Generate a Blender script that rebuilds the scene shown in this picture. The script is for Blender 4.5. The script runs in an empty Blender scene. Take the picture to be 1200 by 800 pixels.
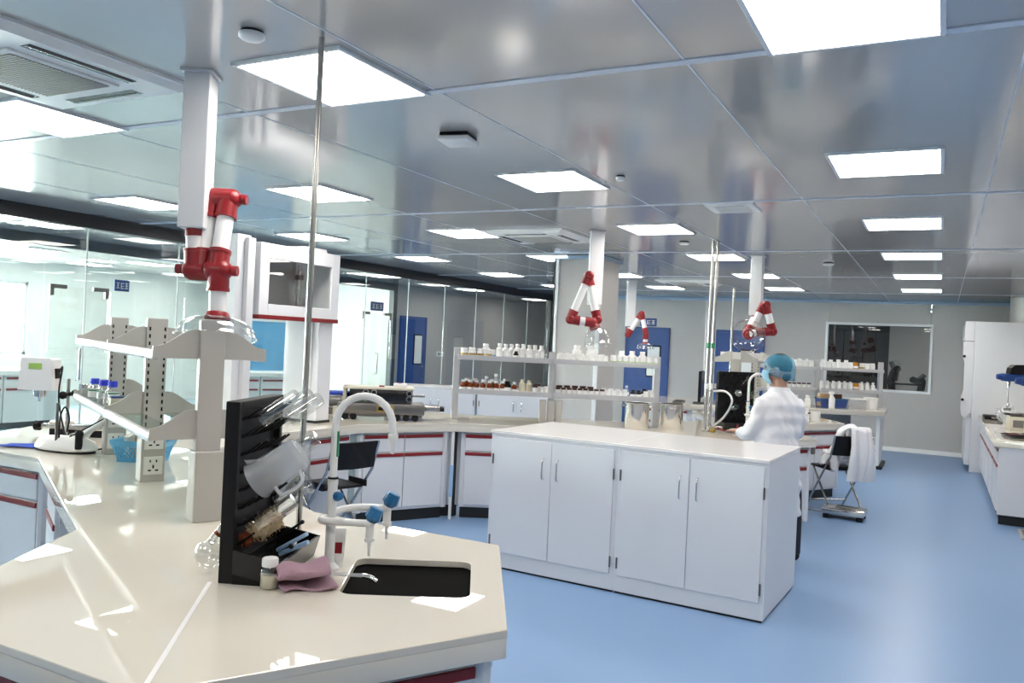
import bpy, bmesh, math, random
from mathutils import Vector, Matrix
random.seed(7)
PI = math.pi
S = bpy.context.scene
COL = S.collection
# ------------------------------------------------------------------ camera
H = 2.63                      # ceiling height
CAM_H = 1.60
YAW, ROLL = math.radians(27.7), math.radians(2.73)
F = Vector((-math.sin(YAW), math.cos(YAW), 0)); Rv = Vector((math.cos(YAW), math.sin(YAW), 0)); Uv = Vector((0, 0, 1))
cx_, sx_ = math.cos(ROLL), math.sin(ROLL)
ax, ay, az = cx_*Rv + sx_*Uv, -sx_*Rv + cx_*Uv, -F
cam_d = bpy.data.cameras.new('camera'); cam = bpy.data.objects.new('camera', cam_d); COL.objects.link(cam)
cam_d.sensor_width = 36; cam_d.lens = 960/1200*36; cam_d.clip_start = .05; cam_d.clip_end = 200
cam.matrix_world = Matrix(((ax.x, ay.x, az.x, 0), (ax.y, ay.y, az.y, 0), (ax.z, ay.z, az.z, CAM_H), (0, 0, 0, 1)))
S.camera = cam
# ------------------------------------------------------------------ world + exposure
w = bpy.data.worlds.new('daylight'); S.world = w; w.use_nodes = True
bg = w.node_tree.nodes['Background']; bg.inputs['Color'].default_value = (1, .985, .95, 1); bg.inputs['Strength'].default_value = 45.0
S.view_settings.view_transform = 'Standard'; S.view_settings.look = 'None'; S.view_settings.gamma = 1
S.view_settings.use_curve_mapping = False
S.view_settings.exposure = 0.48
PANEL_EMIT = 14.0             # the ceiling panels are the room's lamps
# ------------------------------------------------------------------ materials
MAT = {}
def mat(name, col, rough=.5, metal=0., spec=.5, var=0., vscale=6., bump=0., bscale=40., coat=0., stretch=None, emit=0., rvar=0.):
    m = bpy.data.materials.new(name); m.use_nodes = True; MAT[name] = m
    nt = m.node_tree; b = nt.nodes['Principled BSDF']
    b.inputs['Base Color'].default_value = (*col, 1); b.inputs['Roughness'].default_value = rough
    b.inputs['Metallic'].default_value = metal; b.inputs['Specular IOR Level'].default_value = spec
    if coat: b.inputs['Coat Weight'].default_value = coat; b.inputs['Coat Roughness'].default_value = .03
    if emit: b.inputs['Emission Color'].default_value = (*col, 1); b.inputs['Emission Strength'].default_value = emit
    if var or bump or rvar:
        tc = nt.nodes.new('ShaderNodeTexCoord'); mp = nt.nodes.new('ShaderNodeMapping')
        nt.links.new(tc.outputs['Object'], mp.inputs['Vector'])
        if stretch: mp.inputs['Scale'].default_value = stretch
        if var or rvar:
            n = nt.nodes.new('ShaderNodeTexNoise'); n.inputs['Scale'].default_value = vscale; n.inputs['Detail'].default_value = 3
            nt.links.new(mp.outputs[0], n.inputs['Vector'])
        if var:
            r = nt.nodes.new('ShaderNodeMix'); r.data_type = 'RGBA'
            r.inputs[6].default_value = (*[c*(1-var) for c in col], 1); r.inputs[7].default_value = (*[min(1, c*(1+var)) for c in col], 1)
            nt.links.new(n.outputs['Fac'], r.inputs[0]); nt.links.new(r.outputs[2], b.inputs['Base Color'])
        if rvar:
            mr = nt.nodes.new('ShaderNodeMapRange'); mr.inputs['To Min'].default_value = max(0, rough-rvar); mr.inputs['To Max'].default_value = rough+rvar
            nt.links.new(n.outputs['Fac'], mr.inputs['Value']); nt.links.new(mr.outputs[0], b.inputs['Roughness'])
        if bump:
            n2 = nt.nodes.new('ShaderNodeTexNoise'); n2.inputs['Scale'].default_value = bscale; n2.inputs['Detail'].default_value = 2
            bp = nt.nodes.new('ShaderNodeBump'); bp.inputs['Strength'].default_value = bump; bp.inputs['Distance'].default_value = .01
            nt.links.new(mp.outputs[0], n2.inputs['Vector']); nt.links.new(n2.outputs['Fac'], bp.inputs['Height']); nt.links.new(bp.outputs[0], b.inputs['Normal'])
    return m
def glass(name, tint=(.93, .97, .96), refl=1.0, ior=1.45, rough=0.):
    """thin clear sheet: transparent + Fresnel mirror"""
    m = bpy.data.materials.new(name); m.use_nodes = True; MAT[name] = m
    nt = m.node_tree; nt.nodes.clear()
    o = nt.nodes.new('ShaderNodeOutputMaterial'); t = nt.nodes.new('ShaderNodeBsdfTransparent'); g = nt.nodes.new('ShaderNodeBsdfGlossy')
    t.inputs[0].default_value = (*tint, 1); g.inputs['Roughness'].default_value = rough; g.inputs[0].default_value = (refl, refl, refl, 1)
    lw = nt.nodes.new('ShaderNodeLayerWeight'); lw.inputs[0].default_value = .5
    f0 = ((ior-1)/(ior+1))**2
    pw = nt.nodes.new('ShaderNodeMath'); pw.operation = 'POWER'; pw.inputs[1].default_value = 5; nt.links.new(lw.outputs['Facing'], pw.inputs[0])
    fr = nt.nodes.new('ShaderNodeMath'); fr.operation = 'MULTIPLY_ADD'; fr.inputs[1].default_value = 1-f0; fr.inputs[2].default_value = f0; nt.links.new(pw.outputs[0], fr.inputs[0])
    mx = nt.nodes.new('ShaderNodeMixShader')
    nt.links.new(fr.outputs[0], mx.inputs[0]); nt.links.new(t.outputs[0], mx.inputs[1]); nt.links.new(g.outputs[0], mx.inputs[2]); nt.links.new(mx.outputs[0], o.inputs[0])
    return m
mat('ceiling', (.54, .525, .51), .12, metal=.24, spec=.6, var=.03, vscale=1.5, bump=.003, bscale=1.0)
mat('ceiling_strip', (.66, .70, .78), .3)
mat('gap', (.40, .41, .43), .6)
mat('floor', (.225, .365, .60), .33, spec=.5, var=.03, vscale=.7)
mat('floor_pale', (.50, .63, .70), .35)
mat('wall', (.51, .495, .485), .3, var=.03, vscale=1.2, stretch=(1, 1, .2))
mat('wall_white', (.86, .87, .86), .4, var=.02, vscale=1)
mat('trim_white', (.80, .82, .84), .3)
mat('trim_blue', (.35, .48, .64), .3)
mat('beam', (.012, .013, .015), .35)
mat('beam_grey', (.06, .075, .085), .4)
mat('lamp', (1, .945, .87), .5, emit=PANEL_EMIT)
mat('lamp_frame', (.72, .74, .77), .35)
mat('top', (.72, .672, .585), .012, spec=1.0, var=.012, vscale=3)
mat('seam', (.86, .84, .84), .3)
mat('cabinet', (.74, .75, .78), .32, var=.01, vscale=3)
mat('cabinet_grey', (.42, .44, .47), .4, var=.03)
mat('cabinet_top', (.82, .80, .79), .16, var=.01)
mat('red', (.22, .006, .010), .33)
mat('red_joint', (.24, .005, .010), .36, bump=.03, bscale=300)
mat('tube_white', (.84, .84, .84), .35)
mat('column_white', (.70, .71, .73), .3)
mat('black', (.009, .009, .010), .42, spec=.22, var=.2, vscale=20)
mat('black_gloss', (.008, .008, .009), .22)
mat('sink_black', (.004, .004, .004), .7, spec=.02)
mat('toe', (.010, .010, .011), .5)
mat('steel', (.55, .53, .50), .22, metal=1, var=.06, vscale=8)
mat('steel_bright', (.72, .70, .66), .16, metal=1, rvar=.05, vscale=12)
mat('joint', (.52, .56, .55), .4)
mat('steel_dark', (.22, .21, .20), .35, metal=1)
mat('chrome', (.75, .75, .76), .12, metal=1)
mat('post_grey', (.47, .45, .42), .42, var=.02)
mat('alu', (.62, .62, .63), .34, metal=.6)
mat('plastic_white', (.82, .82, .81), .35)
mat('plastic_cream', (.74, .68, .50), .4)
mat('label_white', (.86, .87, .85), .6)
mat('blue_door', (.022, .075, .27), .35, var=.04)
mat('blue_sign', (.02, .06, .24), .4)
mat('blue_knob', (.015, .13, .30), .35)
mat('blue_cap', (.03, .05, .62), .35)
mat('blue_cloth', (.02, .06, .42), .8)
mat('blue_basket', (.12, .42, .68), .35)
mat('blue_panel', (.13, .38, .66), .5, var=.1, vscale=2)
mat('blue_motor', (.018, .06, .24), .4)
mat('green', (.02, .22, .10), .5)
mat('lime', (.28, .50, .05), .5)
mat('amber', (.20, .035, .006), .12)
mat('amber_light', (.55, .24, .03), .2)
mat('brown_cap', (.05, .012, .008), .4)
mat('towel', (.40, .25, .31), .95, bump=.5, bscale=220)
mat('coat', (.80, .80, .83), .85, bump=.5, bscale=14)
mat('skin', (.48, .27, .19), .5)
mat('hair', (.012, .010, .010), .5)
mat('trousers', (.016, .018, .028), .8)
mat('mask', (.30, .55, .72), .8)
mat('cardboard', (.40, .27, .15), .8)
mat('paper', (.80, .78, .74), .8)
mat('bristle', (.42, .32, .20), .9, var=.3, vscale=90, bump=.4, bscale=200)
mat('bristle_red', (.25, .06, .02), .9, var=.3, vscale=90)
mat('socket', (.78, .77, .73), .4)
mat('brass', (.45, .30, .08), .35, metal=.7)
mat('vent', (.20, .20, .19), .6)
mat('dim_room_shade', (.035, .035, .037), .5)  # dark base colour stands in for the dimness of the unlit room
mat('bin_grey', (.10, .10, .10), .4)
mat('cream_case', (.62, .58, .48), .45)
mat('light_blue', (.36, .55, .78), .5)
mat('screen_green', (.35, .55, .12), .3)
glass('glass_wall', (.935, .968, .96), .95)
glass('glass_dark', (.80, .82, .82), 1., 1.6)
glass('glass_clear', (.97, .985, .98), 1., 1.5)
glass('glass_ware', (.93, .945, .945), 1., 2.5)
glass('glass_shelf', (.72, .80, .75), 1., 1.45)
glass('plastic_clear', (.72, .74, .76), .8, 1.5, .18)
def frosted(name, col, alpha, rough=.4):
    m = mat(name, col, rough); b = m.node_tree.nodes['Principled BSDF']; b.inputs['Alpha'].default_value = alpha; return m
frosted('frosted', (.80, .83, .88), .33, .25)
frosted('cap_fabric', (.07, .42, .66), .40, .8)
frosted('liquid', (.80, .78, .55), .7, .2)
# ------------------------------------------------------------------ mesh helpers
def ob(name, bm, m, parent=None, smooth=None):
    me = bpy.data.meshes.new(name); bmesh.ops.recalc_face_normals(bm, faces=bm.faces[:]); bm.to_mesh(me); bm.free()
    for mm in (m if isinstance(m, (list, tuple)) else [m]): me.materials.append(MAT[mm])
    if smooth is not None:
        for p in me.polygons: p.use_smooth = True
        me.set_sharp_from_angle(angle=math.radians(smooth))
    o = bpy.data.objects.new(name, me); COL.objects.link(o)
    if parent: o.parent = parent
    return o
def tag(o, label=None, cat=None, group=None, kind=None):
    if label: o['label'] = label
    if cat: o['category'] = cat
    if group: o['group'] = group
    if kind: o['kind'] = kind
    return o
def thing(name, label, cat, loc=(0, 0, 0), rz=0., group=None, kind=None):
    o = bpy.data.objects.new(name, None); COL.objects.link(o); o.location = loc; o.rotation_euler = (0, 0, rz); o.empty_display_size = .1
    return tag(o, label, cat, group, kind)
def dup(root, loc, rz=0., label=None, group=None, parent=None):
    def cp(o, par):
        c = o.copy(); COL.objects.link(c); c.parent = par
        for ch in o.children: cp(ch, c)
        return c
    r = cp(root, parent); r.location = loc; r.rotation_euler = (0, 0, rz)
    if label: r['label'] = label
    if group: r['group'] = group
    return r
def BM(): return bmesh.new()
def box(bm, x0, x1, y0, y1, z0, z1, bev=0., M=None):
    r = bmesh.ops.create_cube(bm, size=1)
    mt = Matrix.Translation(((x0+x1)/2, (y0+y1)/2, (z0+z1)/2)) @ Matrix.Diagonal((abs(x1-x0), abs(y1-y0), abs(z1-z0), 1))
    bmesh.ops.transform(bm, matrix=mt, verts=r['verts'])
    vs = r['verts']
    if bev:
        es = list({e for v in vs for e in v.link_edges})
        q = bmesh.ops.bevel(bm, geom=es, offset=bev, segments=2, profile=.5, affect='EDGES')
        vs = list({v for f in q['faces'] for v in f.verts} | {v for v in vs if v.is_valid})
    if M is not None: bmesh.ops.transform(bm, matrix=M, verts=vs)
    return bm
def frame_of(d):
    d = Vector(d).normalized(); a = Vector((0, 0, 1)) if abs(d.z) < .9 else Vector((1, 0, 0))
    u = a.cross(d).normalized(); v = d.cross(u); return u, v
def loft(bm, rings, cap=True, closed=False):
    vr = [[bm.verts.new(p) for p in r] for r in rings]; n = len(rings[0])
    for i in range(len(vr)-(0 if closed else 1)):
        a, b = vr[i], vr[(i+1) % len(vr)]
        for k in range(n): bm.faces.new((a[k], a[(k+1) % n], b[(k+1) % n], b[k]))
    if cap and not closed: bm.faces.new(vr[0][::-1]); bm.faces.new(vr[-1])
    return bm
def cyl(bm, p0, p1, r0, r1=None, n=16, cap=True):
    p0, p1 = Vector(p0), Vector(p1); r1 = r0 if r1 is None else r1; u, v = frame_of(p1-p0)
    cs = [(math.cos(2*PI*k/n), math.sin(2*PI*k/n)) for k in range(n)]
    return loft(bm, [[p0+(u*c+v*s)*r0 for c, s in cs], [p1+(u*c+v*s)*r1 for c, s in cs]], cap)
def tube(bm, pts, r, n=10, cap=True):
    pts = [Vector(p) for p in pts]; rings = []; u = None
    for i, p in enumerate(pts):
        d = (pts[min(i+1, len(pts)-1)]-pts[max(i-1, 0)]).normalized()
        if u is None: u, v = frame_of(d)
        else: u = (u-d*u.dot(d)).normalized(); v = d.cross(u)
        rr = r[i] if isinstance(r, (list, tuple)) else r
        rings.append([p+(u*math.cos(2*PI*k/n)+v*math.sin(2*PI*k/n))*rr for k in range(n)])
    return loft(bm, rings, cap)
def smooth_path(pts, k=6):
    pts = [Vector(p) for p in pts]; out = []
    for i in range(len(pts)-1):
        p0, p1, p2, p3 = pts[max(i-1, 0)], pts[i], pts[i+1], pts[min(i+2, len(pts)-1)]
        for j in range(k):
            t = j/k; out.append(.5*((2*p1)+(p2-p0)*t+(2*p0-5*p1+4*p2-p3)*t*t+(3*p1-p0-3*p2+p3)*t**3))
    return out+[pts[-1]]
def lathe(bm, prof, n=20, c=(0, 0, 0), M=None, cap=True):
    rings = [[Vector((r*math.cos(2*PI*k/n)+c[0], r*math.sin(2*PI*k/n)+c[1], z+c[2])) for k in range(n)] for r, z in prof]
    if M is not None: rings = [[M @ p for p in r] for r in rings]
    return loft(bm, rings, cap)
def sphere(bm, c, r, sc=(1, 1, 1), n=14, M=None):
    q = bmesh.ops.create_uvsphere(bm, u_segments=n, v_segments=max(6, n//2+2), radius=r)
    mt = Matrix.Translation(c) @ (M if M is not None else Matrix.Identity(4)) @ Matrix.Diagonal((*sc, 1))
    bmesh.ops.transform(bm, matrix=mt, verts=q['verts']); return bm
def prism(bm, pts, z0, z1):
    a = [bm.verts.new((p[0], p[1], z0)) for p in pts]; b = [bm.verts.new((p[0], p[1], z1)) for p in pts]; n = len(pts)
    bm.faces.new(a[::-1]); bm.faces.new(b)
    for k in range(n): bm.faces.new((a[k], a[(k+1) % n], b[(k+1) % n], b[k]))
    return bm
def extr(bm, pts, d):
    """planar polygon of 3D points extruded by vector d"""
    d = Vector(d); a = [bm.verts.new(p) for p in pts]; b = [bm.verts.new(Vector(p)+d) for p in pts]; n = len(pts)
    bm.faces.new(a[::-1]); bm.faces.new(b)
    for k in range(n): bm.faces.new((a[k], a[(k+1) % n], b[(k+1) % n], b[k]))
    return bm
def flat_shape(name, loops, z0, z1, m, parent=None, bev=.004):
    """outline(s) filled and extruded, edges rounded (first loop outer, others holes)"""
    cu = bpy.data.curves.new(name, 'CURVE'); cu.dimensions = '2D'; cu.fill_mode = 'BOTH'; cu.extrude = (z1-z0)/2-bev; cu.bevel_depth = bev; cu.bevel_resolution = 2
    cu.offset = -bev
    for lp in loops:
        s = cu.splines.new('POLY'); s.points.add(len(lp)-1); s.use_cyclic_u = True
        for i, p in enumerate(lp): s.points[i].co = (p[0], p[1], 0, 1)
    t = bpy.data.objects.new('tmp', cu); COL.objects.link(t)
    me = bpy.data.meshes.new_from_object(t.evaluated_get(bpy.context.evaluated_depsgraph_get())); bpy.data.objects.remove(t); bpy.data.curves.remove(cu)
    me.transform(Matrix.Translation((0, 0, (z0+z1)/2))); me.materials.clear(); me.materials.append(MAT[m])
    o = bpy.data.objects.new(name, me); COL.objects.link(o)
    if parent: o.parent = parent
    return o
def simple(name, fn, m, parent=None, smooth=None):
    bm = BM(); fn(bm); return ob(name, bm, m, parent, smooth)
def pol(a, r=1.): return Vector((r*math.cos(math.radians(a)), r*math.sin(math.radians(a)), 0))

def inset(poly, d):
    out = []; n = len(poly)
    for i in range(n):
        p0, p, p1 = poly[i-1], poly[i], poly[(i+1) % n]
        a_, b2 = (p-p0).normalized(), (p1-p).normalized(); n0, n1 = Vector((-a_.y, a_.x, 0)), Vector((-b2.y, b2.x, 0))
        m_ = (n0+n1).normalized(); out.append(p+m_*d/max(.3, m_.dot(n0)))
    return out
# ================================================================== the setting
XL, XR, Y0, YB = -7.4, 3.2, -3.0, 15.9        # main room: glass wall, right wall, wall behind camera, back wall
XC, XF = -9.75, -14.6                         # far side of the corridor, window wall of the far room
def struct(name, fn, m, parent=None, smooth=None):
    o = simple(name, fn, m, parent, smooth)
    if parent is None: tag(o, kind='structure')
    return o
fl = struct('floor', lambda b: box(b, XF-.2, XR+.2, Y0-.2, 21.2, -.1, 0), 'floor'); tag(fl, 'glossy pale blue seamless floor running through the laboratory')
tag(struct('floor_far_room', lambda b: box(b, XF, XC-.1, Y0, 13.4, -.02, .003), 'floor_pale'), 'pale blue floor of the white far room behind both glass walls')
# ---- ceiling: backing slab, steel panels with open joints, cover strips
ce = struct('ceiling', lambda b: box(b, XF-.2, XR+.2, Y0-.2, 21.2, H+.025, H+.12), 'gap'); tag(ce, 'shiny grey steel panel ceiling with square light panels')
xs = [XR] + [.2-1.055*k for k in range(-2, 7)] + [XL]
ys = [Y0, -2.76, .05, 2.86, 5.67, 8.48, 11.29, 14.1, YB]
xs = sorted(xs)
for i in range(len(xs)-1):
    for j in range(len(ys)-1):
        if xs[i+1]-xs[i] < .02: continue
        struct('panel', lambda b: box(b, xs[i]+.0015, xs[i+1]-.0015, ys[j]+.003, ys[j+1]-.003, H, H+.025), 'ceiling', ce)
for y in ys[1:-1]:
    struct('joint_strip', lambda b: box(b, XL, XR, y-.022, y+.022, H-.005, H+.002), 'ceiling_strip', ce)
for x in xs[1:-1]: struct('joint_strip', lambda b: box(b, x-.004, x+.004, Y0, YB, H-.002, H+.002), 'ceiling_strip', ce)
yy = [Y0, 0, 3, 6, 9, 12, 15, 18, 21]
for j in range(8):
    for xa, xb in ((XC, XL-.02), (-12.2, XC-.02), (XF, -12.22)):
        struct('panel', lambda b: box(b, xa, xb-.003, yy[j]+.003, yy[j+1]-.003, H, H+.025), 'ceiling', ce)
# ---- back wall: upright steel panels around the viewing window
WX0, WX1, WZ0, WZ1 = -1.85, -.19, 1.07, 2.19
wb = struct('wall_back', lambda b: box(b, XL, XR, YB+.05, YB+.06, 0, WZ0), 'wall'); tag(wb, 'grey steel panel wall at the far end of the room')
vx = [XL, -6.3, -5.2, -4.1, -3.0, WX0, WX1, .95, 2.05, XR]
for i in range(len(vx)-1):
    a, b_ = vx[i]+.003, vx[i+1]-.003
    if abs(vx[i]-WX0) < 1e-6:
        struct('panel', lambda b: box(b, a, b_, YB, YB+.06, 0, WZ0), 'wall', wb); struct('panel', lambda b: box(b, a, b_, YB, YB+.06, WZ1, H+.05), 'wall', wb)
    else: struct('panel', lambda b: box(b, a, b_, YB, YB+.06, 0, H+.05), 'wall', wb)
tag(struct('baseboard_back', lambda b: extr(b, [(XL, YB-.05, 0), (XL, YB, 0), (XL, YB, .07), (XL, YB-.015, .045), (XL, YB-.035, .015)], (XR-XL, 0, 0)), 'trim_white'), 'white coved skirting along the foot of the back wall')
tag(struct('trim_1', lambda b: box(b, XL, XR, YB-.05, YB, H-.05, H-.004), 'trim_blue'), 'pale blue cove trim where back wall meets ceiling')
tag(struct('wall_right', lambda b: box(b, XR, XR+.1, Y0, YB+.06, 0, H+.05), 'wall'), 'grey steel wall along the right side out of frame')
tag(struct('wall_front', lambda b: box(b, XF, XR, Y0-.1, Y0, 0, H+.05), 'wall_white'), 'pale wall behind the camera')
# viewing window and the dim room behind it
wn = thing('window_1', 'wide viewing window into a dim room, white frame, in the back wall', None, kind='structure')
def wf(b):
    t = .045
    box(b, WX0-t, WX1+t, YB-.02, YB+.07, WZ1, WZ1+t, .004); box(b, WX0-t, WX1+t, YB-.02, YB+.07, WZ0-t, WZ0, .004)
    box(b, WX0-t, WX0, YB-.02, YB+.07, WZ0, WZ1, .004); box(b, WX1, WX1+t, YB-.02, YB+.07, WZ0, WZ1, .004)
struct('window_frame', wf, 'trim_white', wn)
struct('pane', lambda b: box(b, WX0, WX1, YB+.03, YB+.036, WZ0, WZ1), 'glass_dark', wn)
wd = thing('wall_dim_room', 'walls of the dim room behind the viewing window, dimness painted into their colour', None, kind='structure')
struct('back_panel', lambda b: box(b, -3.4, XR, 19.3, 19.4, 0, H), 'dim_room_shade', wd)
struct('side_panel', lambda b: box(b, -3.4, -3.3, YB+.1, 19.3, 0, H), 'dim_room_shade', wd)
struct('lit_wall_patch', lambda b: box(b, -1.0, .4, 19.1, 19.3, 0, 2.3), 'wall_white', wd)  # pale slab painted in for the lit part of the back wall
struct('side_panel', lambda b: box(b, XR, XR+.1, YB+.1, 19.3, 0, H), 'dim_room_shade', wd)
# silhouettes of instruments on a bench in the dim room
for k, (x, y, lab) in enumerate(((-.75, 16.9, 'dark microscope silhouette behind the viewing window, nearest its middle'), (-.42, 17.0, 'low dark instrument behind the viewing window, towards its right end'))):
    t = thing('microscope', lab, 'microscope', (x, y, .95), .4-k); t.scale = (1.5, 1.5, 1.35)
    simple('base', lambda b: box(b, -.1, .1, -.14, .14, 0, .05, .01), 'black', t)
    simple('arm', lambda b: tube(b, smooth_path([(0, .1, .04), (0, .13, .2), (0, .05, .33 if k == 0 else .2), (0, -.05, .36 if k == 0 else .22)]), .045), 'black', t, 60)
    simple('stage', lambda b: box(b, -.08, .08, -.1, .05, .14, .165, .004), 'black', t)
    simple('eyepiece', lambda b: cyl(b, (0, 0, .3 if k == 0 else .18), (0, .16, .44 if k == 0 else .28), .03), 'black', t, 50)
    simple('objective', lambda b: cyl(b, (0, -.04, .34 if k == 0 else .2), (0, -.04, .19), .028, .015), 'black', t, 50)
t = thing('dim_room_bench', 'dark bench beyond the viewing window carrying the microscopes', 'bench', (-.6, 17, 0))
simple('worktop', lambda b: box(b, -1.2, 1.6, -.35, .35, .9, .95, .005), 'black', t); simple('body', lambda b: box(b, -1.1, 1.5, -.3, .3, 0, .9), 'dim_room_shade', t)
# blue doors of the back wall
def blue_door(name, loc, rz, wdt, hgt, label, win=True):
    d = thing(name, label, None, loc, rz, kind='structure')
    simple('leaf', lambda b: box(b, -wdt/2, wdt/2, -.045, -.005, .01, hgt, .006), 'blue_door', d)
    def fr(b):
        box(b, -wdt/2-.05, -wdt/2, -.05, 0, 0, hgt+.05, .004); box(b, wdt/2, wdt/2+.05, -.05, 0, 0, hgt+.05, .004); box(b, -wdt/2, wdt/2, -.05, 0, hgt, hgt+.05, .004)
    simple('door_frame', fr, 'blue_door', d)
    if win:
        f = simple('window_frame', lambda b: box(b, .0, .30, -.056, -.03, 1.02, 1.66, .02), 'black_gloss', d)
        simple('pane', lambda b: box(b, .025, .275, -.060, -.054, 1.05, 1.63, .012), 'wall_white', f)
    hd = simple('door_handle', lambda b: tube(b, [(wdt/2-.08, -.05, .98), (wdt/2-.08, -.09, .98), (wdt/2-.2, -.09, .98)], .011), 'steel', d, 60)
    return d
blue_door('door_1', (-5.26, YB, 0), 0, .82, 1.97, 'blue door with narrow window, farther left of two in the back wall')
blue_door('door_2', (-3.42, YB, 0), 0, .82, 1.97, 'blue door with narrow window, right one behind the big shelf post')
def sign(loc, rz, w, h, label, bars):
    s = thing('door_sign', label, 'sign', loc, rz)
    simple('plate', lambda b: box(b, -w/2, w/2, -.012, 0, 0, h, .002), 'blue_sign', s)
    def lt(b):
        for x, z, ww, hh in bars: box(b, x*w-ww*w/2, x*w+ww*w/2, -.0145, -.012, (z-hh/2)*h, (z+hh/2)*h)
    simple('lettering', lt, 'label_white', s)
GLY = [(-.28, .72, .22, .07), (-.28, .5, .16, .07), (-.28, .28, .24, .07), (-.28, .5, .04, .5), (.02, .7, .2, .07), (.02, .45, .2, .07), (.02, .25, .2, .07), (-.06, .5, .04, .5), (.3, .72, .2, .07), (.3, .5, .2, .07), (.3, .28, .22, .07), (.3, .5, .04, .5)]
sign((-5.26, YB-.001, 2.04), 0, .34, .16, 'small blue sign with white lettering above the left door of the back wall', GLY)
# ---- glass wall between room and corridor
wl = thing('wall_left', 'frameless glass wall with black head rail along the left of the room', None, kind='structure')
struct('top_beam', lambda b: box(b, XL-.06, XL+.06, Y0, YB, H-.13, H+.01), 'beam', wl)
struct('bottom_rail', lambda b: box(b, XL-.03, XL+.03, Y0, YB, 0, .1, .004), 'alu', wl)
gy = [Y0, -1.3, -.23, .84, 1.91, 2.98, 4.05, 5.12, 6.2, 7.3, 8.39, 9.48, 10.55, 11.6, 12.65, 13.7, 14.7, YB-.22]
for i in range(len(gy)-1):
    struct('pane', lambda b: box(b, XL-.006, XL+.006, gy[i]+.006, gy[i+1]-.006, .1, H-.13), 'glass_wall', wl)
    if i: struct('joint', lambda b: box(b, XL-.007, XL+.007, gy[i]-.006, gy[i]+.006, .1, H-.13), 'joint', wl)
struct('post', lambda b: box(b, XL-.06, XL+.06, YB-.22, YB, 0, H+.01, .004), 'beam', wl)
# ---- far side of the corridor: glass partition, then a grey wall with a blue door
wc = thing('wall_corridor', 'second glass partition with dark head rail across the corridor', None, kind='structure')
YE = 13.45
struct('top_beam', lambda b: box(b, XC-.05, XC+.05, Y0, YE, H-.13, H+.01), 'beam_grey', wc)
struct('bottom_rail', lambda b: box(b, XC-.03, XC+.03, Y0, YE, 0, .08), 'alu', wc)
struct('post', lambda b: box(b, XC-.06, XC+.06, YE-.12, YE, 0, H+.01, .004), 'beam_grey', wc)
cyy = [Y0, -.6, .6, 1.8, 3, 4.2, 5.4, 6.2, 7.1, 8.3, 9.5, 10.7, 12.35, YE-.12]
for i in range(len(cyy)-1):
    struct('pane', lambda b: box(b, XC-.006, XC+.006, cyy[i]+.007, cyy[i+1]-.007, .08, H-.13), 'glass_wall', wc)
def glass_door(name, y0, y1, label):
    d = thing(name, label, None, (XC+.03, (y0+y1)/2, 0), kind='structure'); hw = (y1-y0)/2
    simple('leaf', lambda b: box(b, -.006, .006, -hw, hw, .02, 2.02), 'glass_clear', d)
    for s in (-1, 1):
        simple('patch_fitting', lambda b: (box(b, -.02, .02, s*hw-s*.22, s*hw, 1.99, 2.04, .003), box(b, -.02, .02, s*hw-s*.05, s*hw, 1.9, 2.0, .003)), 'steel_dark', d)
    simple('door_handle', lambda b: tube(b, [(.01, 0, 1.25), (.06, 0, 1.25), (.06, 0, .85), (.01, 0, .85)], .013), 'steel', d, 50)
glass_door('door_3', 12.38, 13.28, 'frameless glass door with corner fittings beside the dark corridor post')
glass_door('door_4', 6.25, 7.05, 'frameless glass door with long pull handle behind the near shelf')
sign((XC+.02, 12.83, 2.07), PI/2, .4, .17, 'blue sign with white lettering over the corridor glass door', GLY)
sign((XC+.02, 7.25, 2.02), PI/2, .22, .15, 'blue sign with white lettering over the glass door behind the near shelf', GLY)
wr = struct('wall_corridor_end', lambda b: box(b, XC-.1, XC, YE, 21, 0, H+.02), 'wall'); tag(wr, 'grey corridor wall beyond the second glass partition')
blue_door('door_5', (XC, 14.1, 0), PI/2, .84, 1.97, 'blue door with narrow window in the corridor behind the glass wall')
tag(struct('wall_corridor_back', lambda b: box(b, XF, XL+.06, 21, 21.1, 0, H+.02), 'wall'), 'dark wall closing the corridor far behind the glass')
tag(struct('wall_corridor_side', lambda b: box(b, XL-.05, XL+.06, YB+.06, 21, 0, H+.02), 'wall'), 'corridor wall beyond the end of the glass wall')
t = thing('call_panel', 'small white switch panel on the corridor wall beside the blue door', 'switch', (XC, 15.2, 1.25), PI/2)
simple('plate', lambda b: box(b, -.15, .15, -.012, 0, -.06, .06, .003), 'plastic_white', t)
for s in (-.07, .05): simple('button', lambda b: cyl(b, (s, -.012, 0), (s, -.022, 0), .025), 'black', t, 40)
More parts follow.
